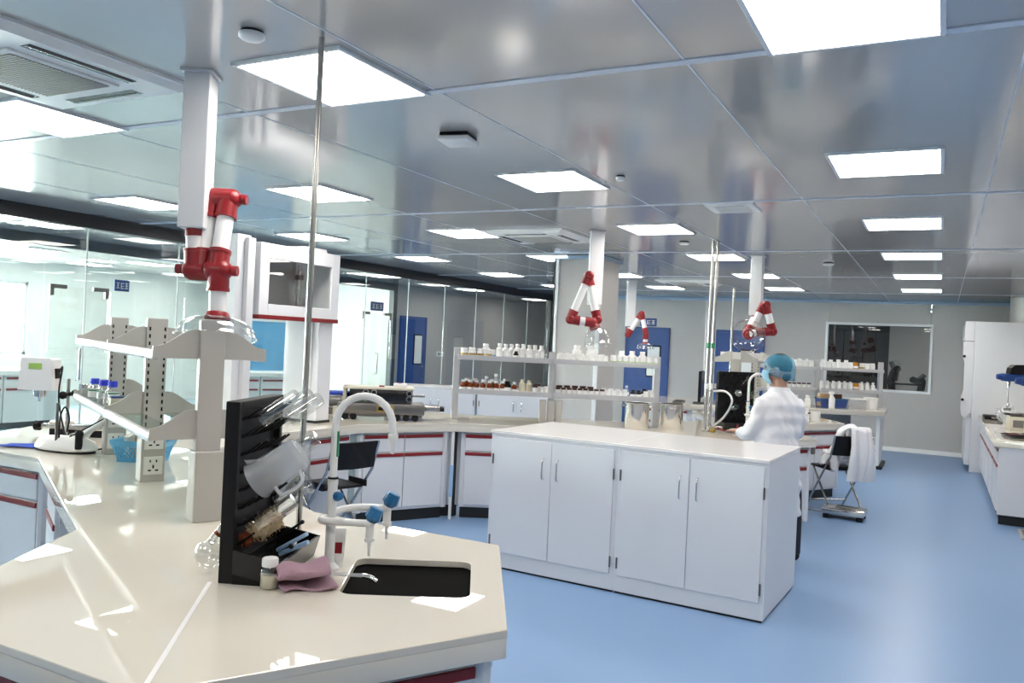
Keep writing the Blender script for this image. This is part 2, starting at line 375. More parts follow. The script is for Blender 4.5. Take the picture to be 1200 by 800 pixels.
# ---- far room: window wall, end walls
tag(struct('wall_far_room_end', lambda b: box(b, XF, XC-.06, YE, YE+.1, 0, H+.02), 'wall_white'), 'white end wall of the far room')
wfw = struct('wall_window_side', lambda b: box(b, XF-.1, XF, Y0, 21, 0, .95), 'wall_white'); tag(wfw, 'white outer wall of the far room with bright windows')
struct('lintel', lambda b: box(b, XF-.1, XF, Y0, 21, 2.25, H+.05), 'wall_white', wfw)
wy = [Y0, -2.6, -.2, .1, 2.5, 2.8, 5.2, 5.5, 9.0, 9.4]
for i in range(0, len(wy)-2, 2): struct('pier', lambda b: box(b, XF-.1, XF, wy[i], wy[i+1], .95, 2.25), 'wall_white', wfw)
struct('pier', lambda b: box(b, XF-.1, XF, 9.0, 21, .95, 2.25), 'wall_white', wfw)
for i in range(1, len(wy)-1, 2):
    n_ = thing('window_%d' % (i//2+2), 'bright daylit window of the far room, %s from the camera' % ('first', 'second', 'third', 'fourth')[min(3, i//2)], None, kind='structure')
    a, c = wy[i], wy[i+1]
    def wfr(b):
        for y in (a, c-.05, (a+c)/2-.025): box(b, XF-.08, XF-.02, y, y+.05, .95, 2.25)
        for z in (.95, 2.2): box(b, XF-.08, XF-.02, a, c, z, z+.05)
    struct('window_frame', wfr, 'trim_white', n_)
    struct('pane', lambda b: box(b, XF-.055, XF-.045, a, c, .95, 2.25), 'glass_clear', n_)
# ---- square pillar in the middle of the room
def pil(b): box(b, -4.02, -3.47, 8.7, 9.3, 0, H+.02, .008)
pl = struct('wall_pillar', pil, 'wall'); tag(pl, 'square grey clad pillar rising behind the bottle shelves')
struct('corner_guard', lambda b: (box(b, -4.045, -3.985, 8.68, 8.705, 0, H, .003), box(b, -4.045, -4.02, 8.68, 8.74, 0, H, .003)), 'trim_white', pl)
struct('corner_guard', lambda b: box(b, -3.5, -3.45, 8.675, 8.7, 0, H, .003), 'trim_white', pl)
struct('cove', lambda b: box(b, -4.05, -3.44, 8.66, 9.34, H-.045, H-.005), 'trim_blue', pl)

# ================================================================== ceiling fittings
LX = [(-.30, 'above the right-hand aisle'), (-2.22, 'in the row over the white island cabinet'), (-4.13, 'in the row over the tall instrument housing'), (-6.06, 'in the row next to the glass wall')]
LY = [(2.58, 'nearest'), (4.69, 'second nearest'), (6.80, 'third nearest'), (8.92, 'fourth nearest'), (11.10, 'fifth nearest'), (13.3, 'farthest')]
lp = thing('ceiling_light', 'l', 'ceiling light', (0, 0, H))
def lfr(b):
    a, c, t = .252, .278, .018
    for s in (-1, 1):
        box(b, -a-t, a+t, s*c-(t if s < 0 else 0), s*c+(t if s > 0 else 0), -.014, .001, .002); box(b, s*a-(t if s < 0 else 0), s*a+(t if s > 0 else 0), -c, c, -.014, .001, .002)
simple('frame', lfr, 'lamp_frame', lp); simple('diffuser', lambda b: box(b, -.252, .252, -.278, .278, -.010, .001), 'lamp', lp)
first = True
def place_light(x, y, label, group):
    global first
    if first: lp.location = (x, y, H); lp['label'] = label; lp['group'] = group; first = False
    else: dup(lp, (x, y, H), 0, label, group)
for x, wx in LX:
    for y, wy_ in LY: place_light(x, y, 'lit square ceiling panel, %s one %s' % (wy_, wx), 'lit ceiling panels of the laboratory')
for x in (1.6,):  # unseen row, added because the room needs its light
    for y in (2.58, 6.8, 11.1): place_light(x, y, 'unseen lit ceiling panel added for light over the right-hand side bench, outside the frame', 'added side panels')
for x in (-.3, -2.22, -4.13): place_light(x, .46, 'extra lit ceiling panel added for light right above or behind the camera', 'added panels above camera')  # extra row added for lighting and floor reflections
for y in (2.5, 5.5, 8.5, 11.5, 14.5, 17.5): place_light(-8.6, y, 'lit ceiling panel in the corridor behind the glass wall, farthest ones added for light', 'corridor panels')  # the farthest panels are added to brighten the corridor end
place_light(-.3, 17.3, 'unseen lit panel added to brighten the dim room behind the viewing window', 'added dim room panel')  # hidden lamp added to lift the pale wall patch behind the window
for x in (-10.6, -12, -13.6):  # extra panels among these are added to make the far room whiter
    for y in (1.5, 3.5, 5.5, 7.5, 9.5, 11.5): place_light(x, y, 'lit ceiling panel in the white far room behind both glass walls, some added for light', 'far room panels')
# cassette air conditioners
def cassette(loc, s, label):
    t = thing('air_conditioner', label, 'air conditioner', (loc[0], loc[1], H))
    a = s/2
    simple('casing', lambda b: prism(b, [(-a, -a), (a, -a), (a, a), (-a, a)], -.012, .0), 'plastic_white', t)
    def inner(b):
        lo = [(-a+.05, -a+.05), (a-.05, -a+.05), (a-.05, a-.05), (-a+.05, a-.05)]; up = [(-a+.02, -a+.02), (a-.02, -a+.02), (a-.02, a-.02), (-a+.02, a-.02)]
        loft(b, [[Vector((*p, -.012)) for p in up], [Vector((*p, -.035)) for p in lo]])
    simple('fascia', inner, 'plastic_white', t)
    g = simple('grille', lambda b: box(b, -a*.52, a*.52, -a*.52, a*.52, -.045, -.034, .004), 'plastic_white', t)
    simple('intake', lambda b: box(b, -a*.46, a*.46, -a*.46, a*.46, -.0465, -.044), 'vent', g)
    n = 26
    for k in range(n):
        y = -a*.46+(k+.5)*a*.92/n
        simple('louvre', lambda b: box(b, -a*.46, a*.46, y-.003, y+.003, -.050, -.046), 'post_grey', g)
    for k in range(4):
        M = Matrix.Rotation(k*PI/2, 4, 'Z')
        o = simple('outlet', lambda b: box(b, -a*.5, a*.5, a*.66, a*.79, -.0365, -.030, 0, M), 'black_gloss', t)
        simple('flap', lambda b: box(b, -a*.48, a*.48, a*.735, a*.75, -.042, -.036, 0, M), 'steel', o)
cassette((-3.33, 2.02), .9, 'large white cassette air conditioner in ceiling at upper left')
cassette((-3.46, 7.06), .84, 'white cassette air conditioner in ceiling above the bottle shelves')
cassette((-3.45, 12.3), .84, 'distant white cassette air conditioner in ceiling near the back wall')
# small round and square ceiling fittings
def disc(loc, r, label):
    t = thing('smoke_detector', label, 'smoke detector', (loc[0], loc[1], H))
    simple('base', lambda b: lathe(b, [(r*.85, 0), (r*.85, -.012)], 24), 'black', t, 40)
    simple('cover', lambda b: lathe(b, [(r, -.010), (r, -.022), (r*.8, -.03), (r*.1, -.032)], 24), 'plastic_white', t, 50)
disc((-2.16, 2.07), .045, 'round white detector beside the large air conditioner')
disc((-1.76, 4.66), .03, 'small white detector right of the ceiling light over the island')
disc((-2.22, 7.66), .05, 'small white detector left of the twin poles')
disc((-1.15, 9.6), .06, 'small white detector in the far part of the ceiling above the worker')
t = thing('access_point', 'white rounded square wireless box on the ceiling left of middle', 'access point', (-2.21, 3.52, H), .2)
simple('base', lambda b: box(b, -.075, .075, -.075, .075, -.02, 0, .006), 'black', t)
simple('cover', lambda b: box(b, -.085, .085, -.085, .085, -.045, -.018, .012), 'plastic_white', t, 40)
t = thing('air_diffuser', 'small square air grille in ceiling above the twin poles', 'air vent', (-1.36, 5.88, H))
simple('frame', lambda b: loft(b, [[Vector((s*x, s*y, z)) for x, y in ((-1, -1), (1, -1), (1, 1), (-1, 1))] for s, z in ((.17, -.001), (.165, -.014), (.12, -.014), (.11, -.004))]), 'plastic_white', t)
for k in range(5): simple('slat', lambda b: box(b, -.11, .11, -.1+k*.045, -.085+k*.045, -.018, -.006), 'plastic_white', t)
simple('intake', lambda b: box(b, -.1, .1, -.1, .1, -.012, -.003), 'black', t)
# ================================================================== honeycomb benches
ZB, RH = .85, .88
C1, C2, C3, C4, C5 = Vector((-1.85, 1.90, 0)), Vector((-4.72, 3.50, 0)), Vector((-4.70, 6.22, 0)), Vector((-1.85, 7.85, 0)), Vector((-1.83, 10.05, 0))
def V(c, a): return c+pol(a, RH)
outline = [V(C1, a) for a in (180, 240, 300, 0, 60, 120)] + [V(C2, 0), V(C2, 60), V(C3, 300), V(C3, 0), V(C4, 240), V(C4, 300), V(C4, 0), V(C4, 60)] \
    + [V(C5, a) for a in (300, 0, 60, 120, 180, 240)] + [V(C4, 120), V(C4, 180), V(C3, 60), V(C3, 120), V(C3, 180), V(C3, 240), V(C2, 120), V(C2, 180), V(C2, 240), V(C2, 300)]
def rrect(c, u, v, hw, hh, r, n=5):
    pts = []
    for sx, sy, a0 in ((1, 1, 0), (-1, 1, 90), (-1, -1, 180), (1, -1, 270)):
        for k in range(n+1):
            a = math.radians(a0+90*k/n); pts.append(c+u*(sx*(hw-r)+r*math.cos(a))+v*(sy*(hh-r)+r*math.sin(a)))
    return pts
SK = Vector((-1.445, 2.14, 0)); su, sv = pol(30), pol(120)
sink1 = rrect(SK, su, sv, .19, .195, .04)
SK4 = C4+Vector((.42, -.28, 0)); s4u, s4v = pol(-30), pol(60)
sink4 = rrect(SK4, s4u, s4v, .17, .17, .04)
wt = flat_shape('worktop', [outline, sink1[::-1], sink4[::-1]], ZB-.022, ZB, 'top', bev=.003)
flat_shape('apron', [inset(outline, .001), inset(outline, .035)[::-1]], ZB-.075, ZB-.0205, 'top', wt, bev=.002)
tag(wt, 'glossy cream continuous worktop of the zigzag honeycomb benches', 'worktop')
for p in wt.data.polygons: p.use_smooth = False
a, b_ = C1+Vector((-.03, -.16, 0)), V(C1, 300)
d_ = (b_-a).normalized(); n_ = Vector((-d_.y, d_.x, 0))*.006
simple('seam', lambda b: prism(b, [a+n_, a-n_, b_-n_, b_+n_], ZB-.01, ZB+.0008), 'seam', wt)
def sink(loc_c, u, v, hw, hh, label):
    t = thing('sink', label, 'sink', (loc_c.x, loc_c.y, ZB-.187), math.atan2(u.y, u.x))
    def sk(b):
        def ring(s, z, r): return [Vector((p.x, p.y, z)) for p in rrect(Vector(), Vector((1, 0, 0)), Vector((0, 1, 0)), hw*s+.004, hh*s+.004, r)]
        loft(b, [ring(1.06, .163, .05), ring(1.0, .163, .04), ring(.96, .06, .05), ring(.8, .01, .06), ring(.1, 0, .005)], False)
        loft(b, [ring(1.06, .163, .05), ring(1.03, .0, .06), ring(.85, -.02, .06)], True)
    simple('basin', sk, 'sink_black', t, 40)
    simple('drain', lambda b: lathe(b, [(.035, .004), (.03, .008), (.005, .006)], 16), 'steel_dark', t, 40)
sink(SK, su, sv, .19, .195, 'black sink set into the foreground bench end')
sink(SK4, s4u, s4v, .17, .17, 'black sink set into the bench end in front of the worker')

def base_cabinet(p0, p1, label, off=0., wdt=None, cols=2, depth=.26, trap=True, drawers=True, group='base cabinets under the honeycomb benches', zt=ZB-.075):
    p0, p1 = Vector(p0), Vector(p1); L = (p1-p0).length; d = (p1-p0)/L; wdt = wdt or L-.06
    c = p0+d*(off if off else L/2); t = thing('base_cabinet', label, 'cabinet', (c.x, c.y, 0), math.atan2(d.y, d.x), group)
    k = .577*depth if trap else 0; a = wdt/2
    simple('body', lambda b: prism(b, [(-a, .06), (a, .06), (a-k, .06+depth), (-a+k, .06+depth)], .1, zt-.001), 'cabinet', t)
    simple('toe_kick', lambda b: prism(b, [(-a+.012, .085), (a-.012, .085), (a-k-.02, .06+depth), (-a+k+.02, .06+depth)], 0, .1), 'toe', t)
    g = .004; ww = (wdt-.07)/cols
    for i in range(cols):
        x0 = -a+.035+i*ww+g; x1 = x0+ww-2*g
        if drawers:
            dr = simple('drawer', lambda b: box(b, x0, x1, .042, .06, .605, .755, .003), 'cabinet', t)
            simple('handle', lambda b: box(b, x0, x1, .034, .046, .722, .752, .003), 'red', dr)
        z1 = .597 if drawers else .755
        dn = simple('door', lambda b: box(b, x0, x1, .042, .06, .125, z1, .003), 'cabinet', t)
        simple('handle', lambda b: box(b, x0, x1, .034, .046, z1-.033, z1-.003, .003), 'red', dn)
    return t
def back_panel(p0, p1, off, wdt, label, inset=.36):
    p0, p1 = Vector(p0), Vector(p1); d = (p1-p0).normalized(); c = p0+d*off
    t = thing('knee_panel', label, 'panel', (c.x, c.y, 0), math.atan2(d.y, d.x))
    simple('sheet', lambda b: box(b, -wdt/2, wdt/2, inset, inset+.02, .1, ZB-.076), 'cabinet_grey', t)
    simple('foot_rail', lambda b: box(b, -wdt/2, wdt/2, inset+.01, inset+.05, 0, .1), 'toe', t)
# service cores and corner posts under the hubs carry the top
for c in (C1, C2, C3, C4, C5):
    simple('service_core', lambda b: prism(b, [c+pol(60*k, .46) for k in range(6)], 0, ZB-.077 if c not in (C1, C4) else .5), 'cabinet_grey', wt)
    for k in range(6):
        q = c+pol(60*k, RH-.075)
        simple('corner_post', lambda b: cyl(b, (q.x, q.y, .1), (q.x, q.y, ZB-.077), .03, n=8), 'cabinet', wt)
E1 = lambda c, a: (V(c, a), V(c, a+60))
base_cabinet(*E1(C1, 300), 'white cabinet with red strip handles under right side of the sink bench')
base_cabinet(*E1(C1, 240), 'white cabinet with red strip handles under front of the sink bench')
base_cabinet(*E1(C1, 0), 'white cabinet with red strip handles on the back side of the sink bench')
base_cabinet(*E1(C1, 180), 'white cabinet with red strip handles at left flank of the sink bench')
base_cabinet(*E1(C2, 240), 'white cabinet with red strip handles at the left frame edge under the stirrer', cols=2)
p0, p1 = V(C2, 300), V(C1, 180)
base_cabinet(p0, p1, 'narrow white cabinet with red handles beside the left knee space', off=.30, wdt=.5, cols=1, trap=False, depth=.3)
base_cabinet(p0, p1, 'narrow white cabinet with red handles on far side of the left knee space', off=(p1-p0).length-.32, wdt=.42, cols=1, trap=False, depth=.3)
back_panel(p0, p1, .98, .9, 'grey back panel of the knee space under the left bench')
p0, p1 = V(C2, 60), V(C3, 300); L = (p1-p0).length
base_cabinet(p0, p1, 'white cabinet with red handles half hidden behind the folding chair', off=L-.30, wdt=.52, cols=1, trap=False, depth=.3)
back_panel(p0, p1, .42, .86, 'grey knee space panel behind the folding chair under the middle bench')
base_cabinet(*E1(C3, 300), 'white two-column cabinet with red strip handles under the black pump')
p0, p1 = V(C3, 0), V(C4, 240); L = (p1-p0).length
base_cabinet(p0, p1, 'single white cabinet with red handles left of the island cabinet', off=.31, wdt=.46, cols=1, trap=False, depth=.3)
base_cabinet(p0, p1, 'white cabinet with red handles hidden behind the island cabinet', off=1.15, wdt=.8, cols=2, trap=False, depth=.3)
base_cabinet(*E1(C4, 240), 'white cabinet with red handles behind the island cabinet at the sink')
base_cabinet(*E1(C4, 300), 'white cabinet with small red handle in front of the worker', cols=2)
base_cabinet(*E1(C4, 0), 'white cabinet with red handles on the aisle side beyond the worker')
base_cabinet(*E1(C5, 300), 'white cabinet with red strip handles behind the folding chair with coats')
base_cabinet(*E1(C5, 0), 'white cabinet on the aisle side of the bench with white bottles')
p0, p1 = V(C4, 60), V(C5, 300)
back_panel(p0, p1, .35, .66, 'grey panel of the short bench behind the worker')
q = V(C3, 0)
t = thing('filler_post', 'white filler post at the inner bench corner beside the drain pipe', 'post', tuple(q), math.radians(45))
simple('upright', lambda b: box(b, -.10, .17, .12, .17, .1, ZB-.077), 'cabinet', t); simple('gap_strip', lambda b: box(b, .05, .075, .10, .121, .0, ZB-.077), 'toe', t); simple('toe_kick', lambda b: box(b, -.1, .1, .13, .17, 0, .1), 'toe', t)
# thin white drain pipe between the two middle cabinets
t = thing('drain_pipe', 'thin white drain pipe with pale blue sleeve between the middle cabinets', 'pipe', tuple(V(C3, 0)+pol(230, -.02)+Vector((.0, -.02, 0))))
simple('pipe', lambda b: cyl(b, (0, 0, 0), (0, 0, ZB-.08), .014), 'plastic_white', t, 40)
simple('sleeve', lambda b: cyl(b, (0, 0, .2), (0, 0, .48), .017), 'light_blue', t, 40)
# far bench arm with knee space, end panel
EA, EN = Vector((-.93, 13.33, 0)), pol(30)
ET = pol(120)
far_out = [V(Vector((-3.45, 11.88, 0)), a) for a in (60, 120, 180, 240, 300, 0)]
C6 = Vector((-3.45, 11.88, 0))
fo = [V(C6, a) for a in (60, 120, 180, 240, 300, 0)] + [Vector((-.70, 12.95, 0)), Vector((-.70, 13.97, 0))]
fw = flat_shape('worktop', [fo], ZB-.075, ZB, 'top'); tag(fw, 'cream worktop of the farthest bench near the back wall', 'worktop')
base_cabinet(*E1(C6, 240), 'distant white cabinet with red handles left of the twin poles')
base_cabinet(*E1(C6, 300), 'distant white cabinet with red handles seen between the pots and the poles')
pe = thing('end_panel', 'white end panel carrying the farthest bench beside the waste bin', 'panel', (-.70, 13.42, 0), math.radians(0))
simple('sheet', lambda b: box(b, -.1, -.05, -.40, .40, .05, ZB-.076, .003), 'cabinet', pe)
simple('foot', lambda b: box(b, -.13, .0, -.42, .42, 0, .05, .006), 'toe', pe)
t = thing('knee_panel', 'grey back panel behind the waste bin under the farthest bench', 'panel', tuple(EA-EN*.95), math.radians(30))
simple('sheet', lambda b: box(b, -.8, .82, .30, .32, .1, ZB-.077), 'cabinet_grey', t); simple('foot_rail', lambda b: box(b, -.8, .8, .31, .36, 0, .1), 'toe', t)
q = EA-EN*.35-ET*.12
t = thing('waste_bin', 'dark grey waste bin under the farthest bench', 'bin', (q.x, q.y, 0), math.radians(30))
simple('shell', lambda b: loft(b, [[Vector((p.x*s, p.y*s, z)) for p in rrect(Vector(), Vector((1, 0, 0)), Vector((0, 1, 0)), .17, .13, .04)] for s, z in ((.85, 0), (1, .55), (.96, .55), (.82, .02))]), 'bin_grey', t, 40)
simple('rim', lambda b: loft(b, [[Vector((p.x*s, p.y*s, z)) for p in rrect(Vector(), Vector((1, 0, 0)), Vector((0, 1, 0)), .17, .13, .04)] for s, z in ((1.0, .54), (1.05, .55), (1.05, .575), (.95, .575), (.95, .55))]), 'black', t, 40)

# ================================================================== white island cabinets + the same kind along the corridor
def locker(name, loc, rz, wdt, dep, hgt, label, group=None, legs=.0):
    t = thing(name, label, 'cabinet', loc, rz, group); a = wdt/2
    simple('body', lambda b: (box(b, -a, a, .0, dep, .015, hgt-.022, .002)), 'cabinet', t)
    simple('top', lambda b: box(b, -a-.002, a+.002, -.012, dep, hgt-.022, hgt, .004), 'cabinet_top', t)
    simple('foot', lambda b: box(b, -a+.01, a-.01, .012, dep-.02, 0, .016), 'toe', t)
    m = .028; dw = a-m
    for s in (-1, 1):
        x0, x1 = (-a+m, -.002) if s < 0 else (.002, a-m)
        d = simple('door', lambda b: box(b, x0, x1, -.010, .002, .12, hgt-.045, .002), 'cabinet', t)
        hx = -.055 if s < 0 else .055; zc = hgt*.765
        simple('handle', lambda b: tube(b, smooth_path([(hx, -.010, zc-.07), (hx, -.034, zc-.06), (hx, -.036, zc), (hx, -.034, zc+.06), (hx, -.010, zc+.07)], 4), .006, 8), 'chrome', d, 60)
        for zh in (.2, hgt-.2): simple('hinge', lambda b: cyl(b, (s*(a-m+.004), -.011, zh-.035), (s*(a-m+.004), -.011, zh+.035), .006, n=8), 'steel_dark', d, 60)
    return t
ihz = .97
lk = locker('storage_cabinet', (-2.315, 5.075, 0), math.radians(-2.2), .965, .93, ihz, 'left half of the white two-door island cabinets', 'white island cabinets')
locker('storage_cabinet', (-1.352, 5.036, 0), math.radians(-2.2), .96, .93, ihz, 'right half of the white two-door island cabinets, nearest the worker', 'white island cabinets')
# low white cabinets in front of the glass wall, far behind the middle bench
for (x, y, lab) in ((-5.98, 9.25, 'low white two-door cabinet behind the black pump, left of the pair'), (-5.02, 9.8, 'low white two-door cabinet below the brown bottles, right of the pair')):
    locker('storage_cabinet', (x, y, 0), math.radians(30), 1.08, .45, .95, lab, 'low white cabinets before the glass wall')
# far-room furniture seen through both glass walls
t = thing('far_bench', 'white laboratory bench with red strips behind the glass at far left', 'bench', (-11.75, 5.4, 0), PI/2)
simple('worktop', lambda b: box(b, -3.4, 2.4, -.04, .75, .78, .85, .004), 'wall_white', t)
for k in range(7):
    x = -3.3+k*.81
    u_ = simple('cabinet_unit', lambda b: box(b, x, x+.79, 0, .7, .1, .78, .003), 'cabinet', t)
    for z in (.72, .56): simple('handle', lambda b: box(b, x+.03, x+.76, -.012, .002, z, z+.03), 'red', u_)
simple('toe_kick', lambda b: box(b, -3.3, 2.3, .06, .7, 0, .1), 'toe', t)
t = thing('far_bench', 'white cabinet with red strips behind glass left of the tall housing leg', 'bench', (-10.45, 10.6, 0), math.radians(62))
simple('worktop', lambda b: box(b, -.65, .65, -.04, .6, .78, .85, .004), 'wall_white', t)
for k in range(2):
    x = -.62+k*.62
    u_ = simple('cabinet_unit', lambda b: box(b, x, x+.6, 0, .55, .1, .78, .003), 'cabinet', t)
    for z in (.7, .54): simple('handle', lambda b: box(b, x+.03, x+.57, -.012, .002, z, z+.03), 'red', u_)
t = thing('blue_screen', 'sky blue upright screen behind the glass beside the tall housing', 'screen', (-11.08, 11.08, 0), math.radians(62))
simple('sheet', lambda b: box(b, -.55, .55, 0, .03, .85, 1.75, .004), 'blue_panel', t); simple('frame', lambda b: (box(b, -.59, -.55, -.01, .04, 0, 1.8), box(b, .55, .59, -.01, .04, 0, 1.8), box(b, -.55, .55, -.01, .04, 1.75, 1.8)), 'trim_white', t)

# ================================================================== right-hand bench and fume hood
RX, RY0, RY1 = .50, 9.55, 13.75
rt = flat_shape('worktop', [[(RX, RY0), (RX+1.5, RY0), (RX+1.5, RY1), (RX, RY1)]], ZB-.075, ZB, 'top'); tag(rt, 'cream worktop of the right-hand bench with the blue stirrers', 'worktop')
nm = ('nearest', 'second', 'third', 'fourth', 'farthest')
for k in range(5):
    y = RY0+.05+k*.83
    base_cabinet((RX, y+.82, 0), (RX, y, 0), '%s white cabinet with red handles along the right-hand bench' % nm[k], wdt=.81, cols=2, trap=False, depth=.6, group='right-hand bench cabinets')
t = thing('end_panel', 'white end panel of the right-hand bench facing the camera', 'panel', (RX, RY0, 0))
simple('sheet', lambda b: box(b, .05, 1.45, .01, .035, .1, ZB-.076, .003), 'cabinet', t); simple('toe_kick', lambda b: box(b, .07, 1.4, .06, .1, 0, .1), 'toe', t)
t = thing('fume_hood', 'tall white fume hood standing at the far right', 'fume hood', (.36, 13.85, 0))
simple('side_panel', lambda b: box(b, .06, 1.9, 0, .04, 0, 2.22, .006), 'cabinet', t)
simple('body', lambda b: box(b, .12, 1.9, .04, 1.75, 0, 2.2), 'cabinet', t)
simple('side_panel', lambda b: box(b, .06, 1.9, 1.75, 1.79, 0, 2.22, .006), 'cabinet', t)
def prof(b): extr(b, [(-.07, 0, 2.22), (.055, 0, 2.22), (.055, 0, .9), (.03, 0, .86), (-.03, 0, .78), (-.075, 0, .84), (-.085, 0, .92), (-.085, 0, 1.12), (-.06, 0, 1.2), (-.06, 0, 1.62), (-.085, 0, 1.68), (-.085, 0, 1.92), (-.07, 0, 1.93)], (0, .05, 0))
simple('front_profile', prof, 'cabinet', t)
simple('sash', lambda b: box(b, -.035, -.02, .05, 1.74, .95, 1.9), 'glass_clear', t)
simple('fascia', lambda b: box(b, -.07, .06, .05, 1.74, 1.93, 2.2, .004), 'cabinet', t)
simple('lower_front', lambda b: box(b, -.01, .06, .05, 1.74, .1, .8, .004), 'cabinet', t)
simple('trim_line', lambda b: box(b, -.09, .055, -.004, .0, 1.922, 1.932), 'vent', t)
for z in (1.7, 1.06): simple('knob', lambda b: cyl(b, (-.065, -.02, z), (-.065, .0, z), .02), 'black', t, 40)
t = thing('exhaust_duct', 'wide grey round exhaust duct rising from the fume hood', 'duct', (1.15, 14.75, 2.2))
simple('pipe', lambda b: cyl(b, (0, 0, .02), (0, 0, H-2.2), .25, n=32), 'wall', t, 40); simple('flange', lambda b: cyl(b, (0, 0, 0), (0, 0, .02), .29, n=32), 'wall', t, 40)
t = thing('floor_mat', 'grey bordered mat on the floor at the right frame edge', 'mat', (.95, 9.15, 0))
simple('pad', lambda b: box(b, -.2, .5, -.22, .22, 0, .012, .003), 'vent', t); simple('border', lambda b: (box(b, -.23, -.2, -.25, .25, 0, .014), box(b, -.2, .5, -.25, -.22, 0, .014), box(b, -.2, .5, .22, .25, 0, .014)), 'wall', t)
# ================================================================== double-sided grey shelf racks on the bench arms
def wing(b, x, z, sgn, reach=.215):
    pr = [(.045, 0), (reach, 0), (reach, .045)]
    for k in range(7):
        u = k/6; pr.append((reach-.01-(reach-.075)*u, .045+.068*(u*u*(3-2*u))))
    pr += [(.045, .113)]
    extr(b, [(x-.006, sgn*y, z+h_) for y, h_ in pr], (.012, 0, 0))
def grey_rack(name, loc, rz, posts, levels, top, label, glassy=True):
    t = thing(name, label, 'shelf', loc, rz)
    for i, px_ in enumerate(posts):
        p = simple('post', lambda b: box(b, px_-.022, px_+.022, -.047, .047, 0, top-ZB, .004), 'post_grey', t)
        def slots(b):
            for s in (-1, 1):
                for k in range(int((top-ZB-.32)/.035)):
                    z = .3+k*.035; box(b, px_-.0235, px_-.021, s*.034-.004, s*.034+.004, z, z+.018)
        if i: simple('slots', slots, 'black', p)
        pd = simple('pedestal', lambda b: box(b, px_-.05, px_+.05, -.055, .055, 0, .27, .004), 'post_grey', t)
        if i:
            for z in (.035, .155):
                s_ = simple('socket', lambda b: box(b, px_-.058, px_-.049, -.042, .042, z, z+.086, .003), 'socket', pd)
        for lv in levels:
            for s in (-1, 1): simple('bracket', lambda b: wing(b, px_, lv-ZB, s), 'post_grey', t)
    for i in range(len(posts)-1):
        a, c = posts[i]+.008, posts[i+1]-.008
        for lv in levels:
            for s in (-1, 1):
                simple('shelf_board', lambda b: box(b, a, c, s*.05, s*.20, lv-ZB+.002, lv-ZB+.010), 'glass_shelf', t)
                simple('edge_rail', lambda b: box(b, a-.012, c+.012, s*.205-.014, s*.205+.014, lv-ZB-.008, lv-ZB+.030, .009), 'alu', t, 40)
    return t
SH1 = Vector((-2.52, 2.285, ZB))
grey_rack('bench_shelf', SH1, math.radians(153.5), [0, .93, 1.86], [1.165, 1.475], 1.63, 'grey two-level bench shelf with sockets on the near left bench arm')
SH4 = Vector((-1.86, 8.50, ZB))
grey_rack('bench_shelf', SH4, math.radians(90), [0, 1.0], [1.22, 1.50], 1.53, 'grey bench shelf rising behind the second faucet, beside the worker')
# socket pin holes
def pin_holes(root):
    for pd in [c for c in root.children if c.name.startswith('pedestal')]:
        for so in pd.children:
            v = [Vector(q.co) for q in so.data.vertices]; x0 = min(q.x for q in v); zc = sum(q.z for q in v)/len(v)
            def hl(b):
                for y, zz, hh, ww in ((-.014, .022, .012, .006), (.014, .022, .012, .006), (0, -.004, .016, .007), (-.016, -.022, .007, .014), (.016, -.022, .007, .014)):
                    box(b, x0-.0012, x0+.001, y-ww/2, y+ww/2, zc+zz-hh/2, zc+zz+hh/2)
            o = simple('pin_holes', hl, 'black', so.parent)
for o in list(bpy.data.objects):
    if o.parent is None and o.name.startswith('bench_shelf'): pin_holes(o)

# ================================================================== white bottle racks
def white_rack(loc, rz, posts, levels, top, label, dep=.26):
    t = thing('bottle_shelf', label, 'shelf', loc, rz)
    for p in posts: simple('post', lambda b: box(b, p-.03, p+.03, -.035, .035, 0, top-ZB, .004), 'alu', t)
    for i in range(len(posts)-1):
        for lv in levels:
            sb = simple('shelf_board', lambda b: box(b, posts[i]+.03, posts[i+1]-.03, -dep/2, dep/2, lv-ZB-.03, lv-ZB, .004), 'trim_white', t)
            simple('edge_rail', lambda b: box(b, posts[i]+.01, posts[i+1]-.01, -dep/2-.012, -dep/2+.004, lv-ZB-.035, lv-ZB+.012, .004), 'alu', sb)
    return t
SP2, SA2 = Vector((-4.70, 6.22, ZB)), 30
rack2_posts = [.76, 1.66, 2.66]
white_rack(SP2, math.radians(SA2), rack2_posts, [1.13, 1.445], 1.52, 'white two-level bottle shelf on the middle bench behind the stock pots')
# pale service risers under the middle post
t = thing('service_riser', 'grey ribbed service riser below the middle post of the bottle shelf', 'riser', tuple(SP2+pol(30, 1.66)-pol(120, .10)), math.radians(30))
for k in range(3): simple('duct', lambda b: box(b, -.11+k*.075, -.045+k*.075, -.03, .03, 0, .22, .012), 'post_grey', t, 40)
SP6 = Vector((-.82, 13.73, ZB))
rack6_posts = [-1.95, -.98, 0]
white_rack(SP6, math.radians(30), rack6_posts, [1.11, 1.425], 1.55, 'white two-level bottle shelf on the farthest bench below the viewing window')

